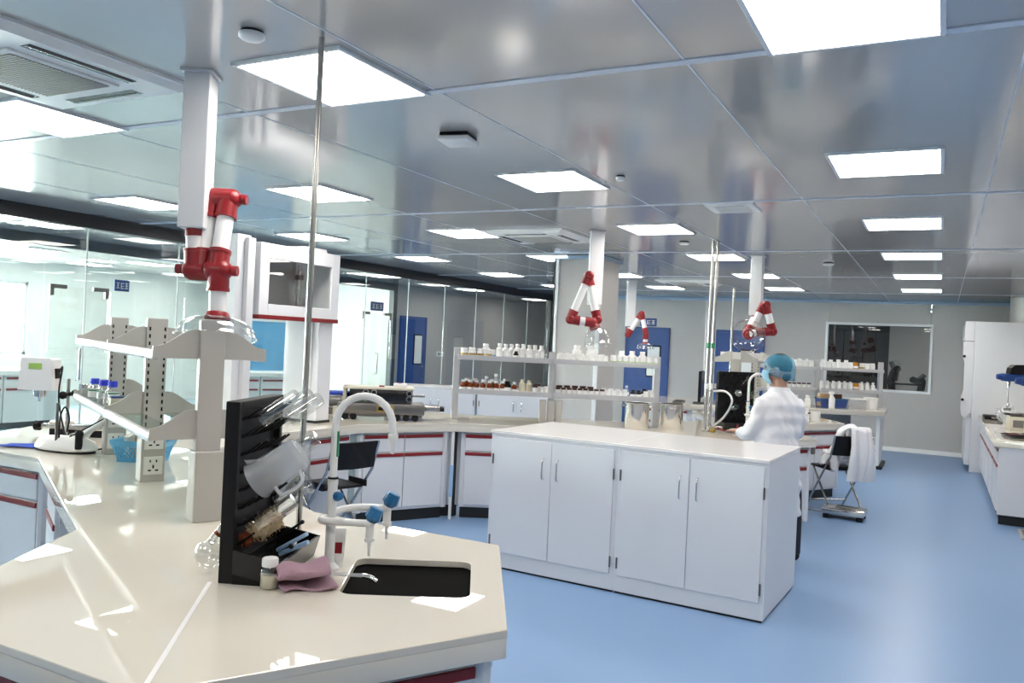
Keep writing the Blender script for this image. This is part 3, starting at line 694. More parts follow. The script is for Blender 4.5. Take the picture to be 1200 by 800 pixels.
# ================================================================== extraction arms on ceiling columns
def hose_arm(name, col, cw, crot, zbot, pts, n, offs, drop, label, dome_c, dome_axis, dome_r=.15, dome_h=.09, tr=.032):
    """col: column x,y; pts: joint centres A,B,C; n: hinge axis; offs: tube offsets along n; drop: list of points after C"""
    t = thing(name, label, 'extraction arm', (col[0], col[1], H))
    O = Vector((col[0], col[1], H)); n = Vector(n).normalized()
    L = lambda p: Vector(p)-O
    simple('column', lambda b: box(b, -cw/2, cw/2, -cw/2, cw/2, zbot-H, -.012, .004, Matrix.Rotation(crot, 4, 'Z')), 'column_white', t)
    simple('ceiling_plate', lambda b: box(b, -cw/2-.012, cw/2+.012, -cw/2-.012, cw/2+.012, -.012, 0, .002, Matrix.Rotation(crot, 4, 'Z')), 'column_white', t)
    A, B, C = [Vector(p) for p in pts]; o0, o1, o2, o3 = offs
    def seg(name_, p, q, ra=tr, m='tube_white'): return simple(name_, lambda b: cyl(b, L(p), L(q), ra, n=20), m, t, 40)
    S0 = Vector((col[0], col[1], zbot)); A0 = A+n*o0
    seg('collar', S0+Vector((0, 0, .002)), S0+(A0-S0)*.18, tr*1.06, 'red_joint'); seg('tube', S0+(A0-S0)*.15, A0)
    seg('tube', A+n*o1, B+n*o1); seg('tube', B+n*o2, C+n*o2)
    def joint(c, oa, ob_, dirs):
        lo, hi = min(oa, ob_), max(oa, ob_)
        j = simple('joint', lambda b: (cyl(b, L(c+n*(lo-.012)), L(c+n*(hi+.012)), tr*1.28, n=20), sphere(b, L(c+n*(lo-.012)), tr*1.28, n=16), sphere(b, L(c+n*(hi+.012)), tr*1.28, n=16)), 'red_joint', t, 50)
        for off, d in dirs: simple('elbow', lambda b: (cyl(b, L(c+n*off), L(c+n*off+d*(tr*2.3)), tr*1.24, n=20), cyl(b, L(c+n*off+d*(tr*2.1)), L(c+n*off+d*(tr*2.5)), tr*1.32, n=20)), 'red_joint', t, 40)
        k_ = simple('knob', lambda b: (cyl(b, L(c+n*(hi+tr)), L(c+n*(hi+tr+.035)), .012, n=12), cyl(b, L(c+n*(hi+tr+.02)), L(c+n*(hi+tr+.042)), .021, n=14)), 'red_joint', t, 40)
        simple('knob', lambda b: (cyl(b, L(c+n*(lo-tr)), L(c+n*(lo-tr-.035)), .012, n=12), cyl(b, L(c+n*(lo-tr-.02)), L(c+n*(lo-tr-.042)), .021, n=14)), 'red_joint', t, 40)
    D0 = Vector(drop[0])
    joint(A, o0, o1, [(o0, (S0-A0).normalized()), (o1, (B-A).normalized())])
    joint(B, o1, o2, [(o1, (A-B).normalized()), (o2, (C-B).normalized())])
    joint(C, o2, o3, [(o2, (B-C).normalized()), (o3, (D0-C-n*o3).normalized())])
    prev = C+n*o3
    for k, p in enumerate(drop):
        p = Vector(p); seg('tube', prev, p)
        if k < len(drop)-1: simple('elbow', lambda b: (sphere(b, L(p), tr*1.28), cyl(b, L(p), L(p+(prev-p).normalized()*tr*2), tr*1.26), cyl(b, L(p), L(p+(Vector(drop[k+1])-p).normalized()*tr*2), tr*1.26)), 'red_joint', t, 50)
        prev = p
    u, v = frame_of(dome_axis); dz = Vector(dome_axis).normalized()
    M = Matrix(((u.x, v.x, dz.x, 0), (u.y, v.y, dz.y, 0), (u.z, v.z, dz.z, 0), (0, 0, 0, 1))); dc = L(dome_c)
    Mt = Matrix.Translation(dc) @ M
    simple('flange', lambda b: lathe(b, [(tr*1.1, -.02), (tr*1.25, -.02), (tr*1.5, 0), (tr*1.5, .008), (tr*1.1, .008)], 20, M=Mt, cap=False), 'red_joint', t, 40)
    pr = [(tr*1.1+(dome_r-tr*1.1)*math.sin(a*PI/2/8), dome_h*(1-math.cos(a*PI/2/8))) for a in range(9)]
    simple('dome', lambda b: lathe(b, pr+[(dome_r+.006, dome_h+.004), (dome_r+.006, dome_h+.008), (dome_r-.003, dome_h+.006)], 28, M=Mt, cap=False), 'glass_ware', t, 60)
    return t
R_ = Rv
A1 = Vector((-2.70, 2.345, 1.83)); B1 = Vector((-2.72, 2.385, 2.13)); Cc1 = Vector((-2.69, 2.315, 1.83))
hose_arm('extraction_arm', (-2.71, 2.34), .105, math.radians(30), 1.995, (A1, B1, Cc1), R_, (.0, .03, .105, .112), [Cc1+R_*.115+Vector((0, 0, -.185))],
         'white and red extraction arm folded on the nearest ceiling column, clear dome', Cc1+R_*.115+Vector((.0, 0, -.19)), (.1, -.15, -1), .155, .075, .034)
A2, B2, Cc2 = Vector((-2.745, 6.84, 1.83)), Vector((-2.83, 6.79, 2.21)), Vector((-2.96, 6.72, 1.82))
nF = -F
hose_arm('extraction_arm', (-2.79, 6.87), .12, math.radians(30), 1.965, (A2, B2, Cc2), nF, (.03, .03, .11, .11), [Cc2+nF*.11+R_*.20+Vector((0, 0, -.02)), Cc2+nF*.11+R_*.22+Vector((0, 0, -.08))],
         'red and white extraction arm crossing itself above the bottle shelf, dome hanging down', Cc2+nF*.11+R_*.22+Vector((0, 0, -.06)), (.25, -.1, -1), .11, .16, .034)
A3, B3, Cc3 = Vector((-1.82, 8.76, 1.80)), Vector((-1.69, 8.82, 2.10)), Vector((-1.62, 8.87, 1.83))
hose_arm('extraction_arm', (-1.77, 8.90), .12, 0, 2.0, (A3, B3, Cc3), nF, (.0, .06, .13, .13), [Cc3+nF*.16-R_*.12+Vector((0, 0, -.01)), Cc3+nF*.17-R_*.24+Vector((0, 0, -.03))],
         'red and white extraction arm above the worker with round clear dome', Cc3+nF*.18-R_*.26+Vector((0, 0, -.04)), nF+Vector((0, 0, -.25))-R_*.35, .165, .08, .036)
A4, B4, Cc4 = Vector((-4.33, 12.10, 1.79)), Vector((-4.16, 12.17, 2.12)), Vector((-4.09, 12.2, 1.82))
hose_arm('extraction_arm', (-4.32, 12.15), .13, math.radians(30), 1.92, (A4, B4, Cc4), nF, (.0, .05, .1, .1), [Cc4+nF*.1+Vector((0, 0, -.16))],
         'small distant red and white extraction arm in front of the blue door', Cc4+nF*.1+Vector((0, 0, -.15)), (0, 0, -1), .13, .08, .036)
# ================================================================== steel poles
def pole(x, y, r, label, top=H, clamps=()):
    t = thing('steel_pole', label, 'pole', (x, y, ZB))
    simple('rod', lambda b: cyl(b, (0, 0, 0), (0, 0, top-ZB), r, n=16), 'steel', t, 40)
    simple('base_ring', lambda b: lathe(b, [(r*2, 0), (r*2, .006), (r*1.1, .012)], 16), 'steel', t, 40)
    for z, m in clamps: simple('clamp', lambda b: cyl(b, (0, 0, z-.025), (0, 0, z+.025), r*1.25), m, t, 40)
pole(-1.965, 2.205, .0105, 'slender stainless pole from foreground bench to ceiling beside the drain rack')
pole(-1.925, 7.60, .0145, 'left one of the twin stainless poles behind the stock pots', clamps=((.80, 'green'), (.42, 'plastic_white')))
pole(-1.895, 7.65, .0145, 'right one of the twin stainless poles behind the stock pots', clamps=((.80, 'green'), (.42, 'plastic_white')))
pole(-2.2, 9.75, .014, 'thin pale rod with pointed top behind the twin poles', top=2.35)

# ================================================================== tall white instrument housing on the middle bench
t = thing('instrument_housing', 'tall white instrument housing with window and red edge on the bench', 'instrument', (-4.72, 4.95, ZB))
def shell(b):
    box(b, -.23, .20, -.45, .45, 1.36, 1.40, .004); box(b, -.23, .20, -.45, .45, .86, .90, .004)          # roof, floor
    box(b, -.23, .20, -.45, -.41, .90, 1.36); box(b, -.23, .20, .41, .45, .90, 1.36)
simple('hood_shell', shell, 'cabinet', t)
def frm(b):
    box(b, .20, .225, -.45, -.355, .86, 1.40, .004); box(b, .20, .225, .355, .45, .86, 1.40, .004)
    box(b, .20, .225, -.355, .355, 1.29, 1.40, .004); box(b, .20, .225, -.355, .355, .86, .945, .004)
simple('front_frame', frm, 'cabinet', t)
simple('window_pane', lambda b: box(b, .206, .212, -.355, .355, .945, 1.29), 'glass_clear', t)
simple('back_sheet', lambda b: box(b, -.235, -.225, -.41, .41, .90, 1.36), 'wall', t)
for y in (-.25, .3):
    r_ = simple('inner_rod', lambda b: cyl(b, (-.08, y, .90), (-.08, y, 1.3), .02), 'steel_bright', t, 40)
    simple('bracket', lambda b: cyl(b, (-.08, y, 1.18), (-.08, y, 1.22), .035), 'steel_dark', r_, 40)
simple('inner_lamp', lambda b: box(b, -.15, .1, -.3, .3, 1.335, 1.358, .003), 'trim_white', t)
simple('red_edge', lambda b: box(b, .14, .228, -.45, .455, .83, .862, .003), 'red', t)
lg = simple('leg', lambda b: box(b, -.19, .185, .28, .44, .02, .86, .004), 'cabinet', t)
simple('front_panel', lambda b: box(b, -.15, .12, .268, .282, .04, .84, .004), 'column_white', lg); simple('foot', lambda b: box(b, -.20, .19, .27, .45, 0, .02), 'toe', lg)
simple('outlet', lambda b: box(b, .04, .11, .262, .27, .17, .25, .002), 'socket', lg)
lg = simple('leg', lambda b: box(b, -.02, .17, -.63, -.50, .02, 1.44, .004), 'cabinet', t); simple('foot', lambda b: box(b, -.03, .18, -.64, -.49, 0, .02), 'toe', lg)
simple('cable_duct', lambda b: box(b, .17, .21, -.56, -.49, .02, 1.42, .004), 'column_white', lg)
simple('top_cap', lambda b: extr(b, [(-.2, .10, 1.40), (-.2, .40, 1.40), (-.2, .38, 1.44), (-.2, .12, 1.44)], (.33, 0, 0)), 'cabinet', t)

# ================================================================== black drying rack
def drying_rack(loc, rz, label, hgt=.535, wd=.36, nr=8, nc=6):
    t = thing('drying_rack', label, 'drying rack', loc, rz)
    def fr(b):
        box(b, 0, .025, -.012, .03, 0, hgt, .003); box(b, wd-.025, wd, -.012, .03, 0, hgt, .003); box(b, .025, wd-.025, -.012, .03, hgt-.025, hgt, .003); box(b, .025, wd-.025, -.012, .03, 0, .06, .003)
    simple('frame', fr, 'black', t)
    simple('back_sheet', lambda b: box(b, .02, wd-.02, .008, .02, .05, hgt-.02), 'black', t)
    pm = None
    for i in range(nr):
        for j in range(nc):
            x, z = .05+j*(wd-.1)/(nc-1)+(.02 if i % 2 else 0)*(1 if j < nc-1 else 0), .10+i*(hgt-.16)/(nr-1)
            if pm is None:
                pm = simple('peg', lambda b: tube(b, [(0, .012, 0), (0, -.015, .01), (0, -.055, .042)], [.006, .0055, .004], 6), 'black', t, 60); pm.location = (x, 0, z)
            else:
                o = pm.copy(); COL.objects.link(o); o.location = (x, 0, z)
    def tray(b):
        extr(b, [(0, -.012, 0), (0, -.14, 0), (0, -.16, .07), (0, -.15, .07), (0, -.13, .008), (0, -.012, .03)], (wd, 0, 0))
        for x in (0, wd-.008): extr(b, [(x, -.012, 0), (x, -.14, 0), (x, -.16, .07), (x, -.012, .10)], (.008, 0, 0))
    simple('drip_tray', tray, 'black_gloss', t)
    return t
RKL, RKA = Vector((-1.825, 1.755, ZB)), 113
drying_rack(RKL, math.radians(RKA), 'black pegboard drying rack standing on the foreground bench')
RK4 = Vector((-1.86, 7.50, ZB))
drying_rack(Vector((-1.90, 7.93, ZB)), math.radians(45), 'black pegboard drying rack behind the twin poles', hgt=.56, wd=.40)
ra = math.radians(RKA)
def rk(x, y, z): return RKL+Vector((x*math.cos(ra)-y*math.sin(ra), x*math.sin(ra)+y*math.cos(ra), z))
pd_ = (rk(0, -1, .72)-rk(0, 0, 0)).normalized()             # direction glassware points, up and out
def along(c, d):
    u, v = frame_of(d); d = Vector(d).normalized()
    return Matrix.Translation(c) @ Matrix(((u.x, v.x, d.x, 0), (u.y, v.y, d.y, 0), (u.z, v.z, d.z, 0), (0, 0, 0, 1)))
def hang(name, prof, c, label, cat, m, d=None, extra=None, group=None):
    t = thing(name, label, cat, tuple(c), 0, group); M = along(Vector((0, 0, 0)), d or pd_)
    simple('vessel', lambda b: lathe(b, prof, 24, M=M, cap=False), m, t, 50)
    if extra: extra(t, M)
    return t
ERL = [(.014, 0), (.017, .002), (.015, .012), (.015, .035), (.038, .11), (.040, .118), (.036, .124), (.004, .124), (.034, .118), (.013, .04), (.013, 0)]
CYLP = [(.024, 0), (.026, .002), (.024, .008), (.024, .13), (.022, .136), (.003, .137)]
BOTT = [(.012, 0), (.014, .02), (.014, .03), (.027, .045), (.029, .06), (.029, .12), (.025, .128), (.003, .127)]
hang('glass_flask', CYLP, rk(.10, -.04, .475), 'clear glass cylinder hanging highest on the near drying rack, left', 'glassware', 'glass_ware')
hang('glass_flask', BOTT, rk(.22, -.05, .475), 'clear glass bottle hanging highest on the near drying rack, right', 'glassware', 'glass_ware')
hang('glass_flask', CYLP, rk(.29, -.05, .455), 'clear glass tube behind the highest bottle of the near drying rack', 'glassware', 'glass_ware')
def handle_(t, M):
    hl = M.to_3x3().inverted() @ (Vector((0, 0, -1))+R_*.45-F*.25); hr = Matrix.Rotation(math.atan2(hl.y, hl.x)+PI, 4, 'Z'); M = M @ hr
    simple('handle', lambda b: tube(b, [M @ p for p in smooth_path([(-.05, .01, .04), (-.08, .015, .05), (-.088, .015, .09), (-.08, .015, .125), (-.05, .01, .13)], 4)], .006, 8), 'frosted', t, 60)
    simple('spout', lambda b: extr(b, [M @ Vector(p) for p in ((.05, -.02, 0), (.075, 0, -.012), (.05, .02, 0), (.05, 0, .035))], pd_*.003), 'frosted', t)
hang('plastic_pitcher', [(.060, -.005), (.054, .012), (.051, .05), (.050, .148), (.045, .153), (.003, .153)], rk(.06, -.055, .30), 'large frosted plastic pitcher with handle on the near drying rack', 'pitcher', 'frosted', extra=handle_)
hang('glass_flask', BOTT, rk(.22, -.07, .34), 'clear glass bottle right behind the frosted pitcher', 'glassware', 'glass_ware')
hang('glass_flask', ERL, rk(.17, -.07, .215), 'clear conical flask hanging below the frosted pitcher', 'glassware', 'glass_ware')
hang('glass_flask', CYLP, rk(.06, -.06, .165), 'short clear glass tube over the bottle brush', 'glassware', 'glass_ware')
t = thing('bottle_brush', 'tan bottle brush with reddish tip lying in the near drying rack', 'brush', tuple(rk(.07, -.04, .13)))
def brs(b, c0, c1, r, n=170):
    rnd = random.Random(3); c0, c1 = Vector(c0), Vector(c1); ax_ = (c1-c0).normalized(); u, v = frame_of(ax_)
    for k in range(n):
        p = c0.lerp(c1, rnd.random()); a = rnd.random()*2*PI; d = (u*math.cos(a)+v*math.sin(a)+ax_*rnd.uniform(-.25, .25)).normalized()
        tube(b, [p, p+d*r*rnd.uniform(.75, 1)], [.0022, .0009], 4)
ax0 = (rk(.12, -.8, .6)-rk(0, 0, 0)).normalized()
tag(simple('bristles', lambda b: (brs(b, ax0*.0, ax0*.10, .042), tube(b, [ax0*-.005, ax0*.03, ax0*.08, ax0*.105], [.01, .028, .030, .01], 12)), 'bristle', t), 'fluffy tan bristles', kind='stuff')
tag(simple('tip', lambda b: (brs(b, ax0*-.04, ax0*.005, .03, 90), tube(b, [ax0*-.045, ax0*-.02, ax0*.005], [.006, .02, .012], 10)), 'bristle_red', t), 'reddish brown tip', kind='stuff')
simple('stem', lambda b: tube(b, [ax0*-.04, ax0*.17], .003, 6), 'steel', t)
for k, (x, z, lab) in enumerate(((.14, .14, 'black rod with loop propped in the near drying rack, upper one'), (.2, .07, 'black rod propped in the near drying rack, lower one'))):
    t = thing('stirring_rod', lab, 'rod', tuple(rk(x, -.04, z)))
    simple('shaft', lambda b: tube(b, [Vector(), pd_*.135], .0045, 8), 'black', t, 60); simple('tip', lambda b: sphere(b, pd_*.135, .007, n=8), 'black', t, 60)
t = thing('peg_clip', 'pale blue plastic clip lying on the edge of the rack tray', 'clip', tuple(rk(.14, -.15, .075)), math.radians(20))
M = Matrix.Rotation(-.45, 4, 'Y')
simple('jaw', lambda b: box(b, -.05, .05, -.012, .012, 0, .014, .004, M), 'light_blue', t, 40); simple('jaw', lambda b: box(b, -.05, .06, -.012, .012, .02, .032, .004, Matrix.Rotation(-.55, 4, 'Y')), 'light_blue', t, 40)
simple('spring', lambda b: cyl(b, M @ Vector((0, -.014, .016)), M @ Vector((0, .014, .016)), .008), 'steel', t, 40)
# second rack glassware
r4 = math.radians(45); RL4 = Vector((-1.90, 7.93, ZB))
def rk4(x, y, z): return RL4+Vector((x*math.cos(r4)-y*math.sin(r4), x*math.sin(r4)+y*math.cos(r4), z))
pd4 = (rk4(0, -1, .6)-rk4(0, 0, 0)).normalized()
for x, z, pf, lab in ((.24, .44, CYLP, 'large clear cylinder at the top of the far drying rack'), (.14, .3, ERL, 'clear conical flask in the middle of the far drying rack, left'), (.30, .3, BOTT, 'clear bottle in the middle of the far drying rack, right'), (.12, .17, BOTT, 'clear bottle low on the far drying rack, left'), (.26, .16, ERL, 'clear flask low on the far drying rack, right')):
    hang('glass_flask', pf, rk4(x, -.04, z), lab, 'glassware', 'glass_ware', pd4)

# ================================================================== lab faucets
def faucet(loc, rz, label):
    t = thing('lab_faucet', label, 'faucet', loc, rz)
    simple('base', lambda b: lathe(b, [(.032, 0), (.032, .008), (.02, .02), (.017, .025)], 18), 'plastic_white', t, 40)
    simple('riser', lambda b: (cyl(b, (0, 0, .02), (0, 0, .27), .0155, n=16), cyl(b, (0, 0, .27), (0, 0, .285), .017, n=16)), 'plastic_white', t, 40)
    arc = [Vector((0, 0, .27)), Vector((0, 0, .44))]+[Vector((.09-.09*math.cos(a*PI/12), 0, .46+.095*math.sin(a*PI/12))) for a in range(0, 13)]+[Vector((.182, 0, .435))]
    simple('gooseneck', lambda b: tube(b, arc, .012, 14), 'plastic_white', t, 60)
    simple('nozzle', lambda b: lathe(b, [(.014, .44), (.016, .435), (.016, .42), (.009, .41), (.006, .375)], 14, (.183, 0, 0)), 'plastic_white', t, 40)
    simple('green_label', lambda b: box(b, .008, .0135, -.009, .009, .36, .44), 'green', t)
    simple('clip_ring', lambda b: cyl(b, (0, 0, .289), (0, 0, .295), .0165), 'black', t, 40)
    def knob(parent, p, d, s=1.):
        d = Vector(d).normalized(); M_ = along(Vector(p), d)
        def kn(b):
            n = 20; rings = []
            for z, r in ((0, .014), (.006, .017), (.012, .024), (.045, .019), (.048, .012)):
                rings.append([M_ @ Vector((r*s*(1+.12*(k % 2))*math.cos(2*PI*k/n), r*s*(1+.12*(k % 2))*math.sin(2*PI*k/n), z*s)) for k in range(n)])
            loft(b, rings)
        return simple('knob', kn, 'blue_knob', parent, 25)
    knob(t, (.012, -.012, .235), (.5, -.5, .15), .6)
    br = [[(-.0, 0, .17), (-.02, -.01, .165), (-.025, -.03, .165), (0, -.05, .165), (.12, -.06, .165)], [(0, 0, .18), (.03, .04, .185), (.08, .06, .19), (.16, .06, .19)]]
    for pts in br:
        e = Vector(pts[-1])
        a = simple('side_arm', lambda b: tube(b, smooth_path(pts, 5), .0115, 12), 'plastic_white', t, 60)
        simple('valve', lambda b: (sphere(b, e+Vector((.008, 0, 0)), .016), cyl(b, e+Vector((.01, 0, 0)), e+Vector((.01, 0, -.045)), .013, n=14), cyl(b, e+Vector((.01, 0, -.045)), e+Vector((.01, 0, -.055)), .016, n=14), cyl(b, e+Vector((.01, 0, -.055)), e+Vector((.01, 0, -.10)), .007, .004, n=12)), 'plastic_white', a, 40)
        knob(a, e+Vector((.012, 0, .006)), (.45, 0, 1))
    return t
faucet((-1.69, 2.045, ZB), YAW+.05, 'white gooseneck laboratory faucet with blue knobs at the foreground sink')
faucet((-1.60, 7.90, ZB), YAW, 'second white gooseneck faucet in front of the worker')
# ================================================================== things on the foreground bench
t = thing('small_bottle', 'small clear bottle of cream powder with white cap beside the drying rack', 'bottle', (-1.705, 1.80, ZB))
simple('body', lambda b: lathe(b, [(.024, 0), (.027, .004), (.027, .055), (.020, .066)], 20), 'glass_ware', t, 40)
simple('powder', lambda b: lathe(b, [(.023, .003), (.0255, .006), (.0255, .04)], 20), 'plastic_cream', t, 40); simple('cap', lambda b: lathe(b, [(.0225, .064), (.0235, .066), (.0235, .085), (.021, .088)], 20), 'plastic_white', t, 40)
t = thing('cream_tube', 'white cream tube with red print standing on its cap behind the faucet', 'tube', (-1.69, 2.09, ZB), .6); t.scale = (.8, .8, .95)
simple('cap', lambda b: cyl(b, (0, 0, 0), (0, 0, .025), .018, .019), 'plastic_white', t, 40)
def tb(b):
    loft(b, [[Vector((.0215*(1+.25*u)*math.cos(2*PI*k/20), .0215*(1-u*.93)*math.sin(2*PI*k/20), .025+.105*u)) for k in range(20)] for u in (0, .2, .5, .8, 1)])
simple('body', tb, 'plastic_white', t, 50)
simple('red_print', lambda b: extr(b, [(-.014, -.0205, .05), (.014, -.0205, .05), (.014, -.0135, .085), (-.014, -.0135, .085)], (0, -.002, 0)), 'red', t)
# folded towel
def cloth_obj(name, fn, nu, nv, m, thick, parent=None):
    bm = BM(); g = [[bm.verts.new(fn(i/nu, j/nv)) for j in range(nv+1)] for i in range(nu+1)]
    for i in range(nu):
        for j in range(nv): bm.faces.new((g[i][j], g[i+1][j], g[i+1][j+1], g[i][j+1]))
    o = ob(name, bm, m, parent, 180)
    sd = o.modifiers.new('thick', 'SOLIDIFY'); sd.thickness = thick; sd.offset = 0
    ss = o.modifiers.new('sub', 'SUBSURF'); ss.levels = 1; ss.render_levels = 2
    return o
def towel(u, v):
    # u folds over: lower layer, then back on top, then a rolled crest
    x = (v-.5)*.155*(1+.08*math.sin(5*u)); k = u*3.0
    if k < 1: y, z = -.055+.11*k, .008+.004*math.sin(9*v)
    elif k < 1.15: a = (k-1)/.15*PI; y, z = .055+.012*math.sin(a), .008+.010*(1-math.cos(a))
    elif k < 2.1: q = (k-1.15)/.95; y, z = .055-.10*q, .028+.006*math.sin(7*v+2*q)+.010*q
    elif k < 2.3: a = (k-2.1)/.2*PI; y, z = -.045-.012*math.sin(a), .038+.009*(1-math.cos(a))
    else: q = (k-2.3)/.7; y, z = -.045+.075*q, .056+.012*math.sin(PI*q)*(.4+v)+.006*math.sin(8*v)
    return Vector((x+.012*math.sin(3*u+2), y+.012*math.sin(6*v), z+.010*v*(1 if k > 1.1 else .0)))
tw = cloth_obj('towel', towel, 60, 22, 'towel', .009); tw.location = (-1.63, 1.865, ZB); tw.rotation_euler = (0, 0, math.radians(52)); tag(tw, 'folded mauve towel lying at the sink edge', 'towel')
t = thing('drain_hose', 'thin clear hose with chrome end reaching over the sink', 'hose', (-1.80, 1.99, ZB))
hp = smooth_path([(0.02, -.12, .008), (.10, -.06, .008), (.14, -.02, .01), (.22, -.02, .022), (.30, .0, .026), (.33, .012, .012)], 6)
simple('hose', lambda b: tube(b, hp[:-7], .006, 8), 'frosted', t, 60); simple('spout', lambda b: tube(b, hp[-8:], .0075, 10), 'chrome', t, 60)
t = thing('glass_dish', 'clear round-bottom flask lying on the bench left of the drying rack', 'flask', (-1.985, 1.83, ZB))
simple('bulb', lambda b: sphere(b, (0, 0, .047), .046, n=20), 'glass_ware', t, 60); simple('neck', lambda b: cyl(b, (.0, .0, .08), (.03, .04, .15), .012, .011), 'glass_ware', t, 60); simple('stopper_band', lambda b: cyl(b, (.012, .014, .105), (.016, .019, .112), .0128), 'amber', t, 40)
# blue basket
BK = Vector((-3.86, 3.06, ZB))
t = thing('plastic_basket', 'light blue perforated plastic basket beside the socket post', 'basket', tuple(BK), math.radians(28))
def lattice(b):
    hw, hd, hh = .145, .105, .115
    rr = lambda s, z: [Vector((p.x*s, p.y*s, z)) for p in rrect(Vector(), Vector((1, 0, 0)), Vector((0, 1, 0)), hw, hd, .03, 4)]
    loft(b, [rr(.78, 0), rr(.80, .022), rr(.79, .024), rr(.77, .004)])
    loft(b, [rr(.955, .088), rr(1.0, .115), rr(1.04, .118), rr(1.03, .105), rr(.975, .084)], False, True)
    lo, up = rr(.80, .02), rr(.965, .092); n = 44
    def at(ring, f): i = int(f*len(ring)) % len(ring); j = (i+1) % len(ring); fr = f*len(ring)-int(f*len(ring)); return ring[i].lerp(ring[j], fr)
    def perim(ring):
        L = [0]; 
        for i in range(len(ring)): L.append(L[-1]+(ring[(i+1) % len(ring)]-ring[i]).length)
        return L
    def samp(ring, f):
        L = perim(ring); s = (f % 1)*L[-1]
        for i in range(len(ring)):
            if L[i+1] >= s: return ring[i].lerp(ring[(i+1) % len(ring)], (s-L[i])/max(1e-6, L[i+1]-L[i]))
    for k in range(n):
        for dr in (-1, 1): tube(b, [samp(lo, k/n), samp(lo, (k+dr*1.2)/n).lerp(samp(up, (k+dr*1.2)/n), .5), samp(up, (k+dr*2.4)/n)], .0032, 5, False)
simple('shell', lattice, 'blue_basket', t)
simple('floor_sheet', lambda b: box(b, -.11, .11, -.08, .08, .003, .008), 'blue_basket', t)
for k, (x, y, m, lab) in enumerate(((-.08, -.02, 'paper', 'cream paper packet standing in the light blue basket, left'), (-.05, .01, 'cardboard', 'brown paper packet standing in the light blue basket'))):
    q = BK+Vector((x, y, .012)); o = thing('paper_packet', lab, 'packet', tuple(q), .5)
    simple('sleeve', lambda b: box(b, -.012, .012, -.045, .045, 0, .125, .004, Matrix.Rotation(.12*(1-2*k), 4, 'X')), m, o); simple('flap', lambda b: box(b, -.014, -.011, -.045, .045, .085, .127, .001, Matrix.Rotation(.12*(1-2*k), 4, 'X')), 'paper', o)
t = thing('bag_of_vials', 'clear bag of small glass vials inside the light blue basket', 'bag', tuple(BK+Vector((.05, .03, .01))))
for k in range(7):
    a = k*2.4; simple('vial', lambda b: (cyl(b, (.035*math.cos(a), .03*math.sin(a), .03+.006*k), (.035*math.cos(a)+.03, .03*math.sin(a)+.02, .06+.008*k), .010)), 'glass_ware', t, 40)
# three blue-cap bottles on the near shelf
def local150(s, y, z): d = pol(153.5); n = pol(243.5); return SH1+d*s+n*y+Vector((0, 0, z-ZB))
rb = thing('reagent_bottle', 'blue', 'bottle')
simple('body', lambda b: lathe(b, [(.028, 0), (.031, .004), (.031, .07), (.018, .085), (.018, .09)], 20), 'glass_ware', rb, 40); simple('cap', lambda b: lathe(b, [(.021, .088), (.0225, .09), (.0225, .116), (.02, .119)], 20), 'blue_cap', rb, 40)
simple('label', lambda b: lathe(b, [(.0315, .02), (.0315, .062)], 20, cap=False), 'label_white', rb, 40); simple('green_band', lambda b: lathe(b, [(.0318, .052), (.0318, .060)], 20, cap=False), 'green', rb, 40)
for k, (s, y) in enumerate(((1.70, .055), (1.66, -.03), (1.62, -.115))):
    lab = '%s of three clear bottles with blue caps on the near shelf' % ('left', 'middle', 'right')[k]; p = local150(s, y if abs(y) > .06 or y > 0 else -.09, 1.201)
    p = local150((1.62, 1.50, 1.39)[k], (.15, .125, .10)[k], 1.176)
    if k == 0: rb.location = p; rb['label'] = lab; rb['group'] = 'blue-cap bottles'
    else: dup(rb, p, 0, lab, 'blue-cap bottles')
for k, (s, y) in enumerate(((1.86, .17), (1.80, .12), (1.30, .16))):
    o = thing('glass_beaker', 'small clear beaker on the lower near shelf, %s' % ('far left end', 'next to the far left one', 'nearer than the blue caps')[k], 'beaker', tuple(local150(s, y, 1.176)))
    simple('wall', lambda b: lathe(b, [(.02, .0), (.022, .003), (.022, .065), (.025, .07), (.021, .066), (.02, .004)], 16, cap=False), 'glass_ware', o, 40); simple('bottom', lambda b: lathe(b, [(.02, 0), (.02, .004)], 16), 'glass_ware', o, 40)
t = thing('test_kit', 'small cream box with two dark buttons in front of the blue-cap bottles', 'box', tuple(local150(1.18, .10, 1.176)), math.radians(150))
simple('case', lambda b: box(b, -.04, .04, -.05, .05, 0, .05, .006), 'cream_case', t, 40); simple('lid', lambda b: box(b, -.035, .035, -.045, .045, .05, .058, .003), 'blue_sign', t)
for y in (-.015, .015): simple('button', lambda b: cyl(b, (-.042, y, .025), (-.038, y, .025), .009), 'blue_sign', t, 40)

# ================================================================== stirrer, balance and cloths on the left bench corner
t = thing('viscometer', 'white bench viscometer head with green display on a rod stand', 'viscometer', (-4.74, 3.02, ZB), math.radians(30))
def head(b): loft(b, [[Vector((x*s, y, z)) for x, y in ((-.10, -.06), (.10, -.06), (.10, .06), (-.10, .06))] for s, z in ((1.0, .33), (.86, .51), (.80, .52))])
simple('housing', head, 'plastic_white', t)
simple('display', lambda b: box(b, -.04, .035, -.063, -.058, .455, .49, .001), 'screen_green', t); simple('connector', lambda b: box(b, .088, .1, -.02, .03, .40, .46, .002), 'black', t)
simple('guard', lambda b: (cyl(b, (.0, 0, .33), (0, 0, .29), .04, .036), cyl(b, (0, 0, .29), (0, 0, .26), .012, .008)), 'steel_bright', t, 40)
simple('stand_rod', lambda b: cyl(b, (.15, .03, 0), (.15, .03, .40), .010), 'steel', t, 40)
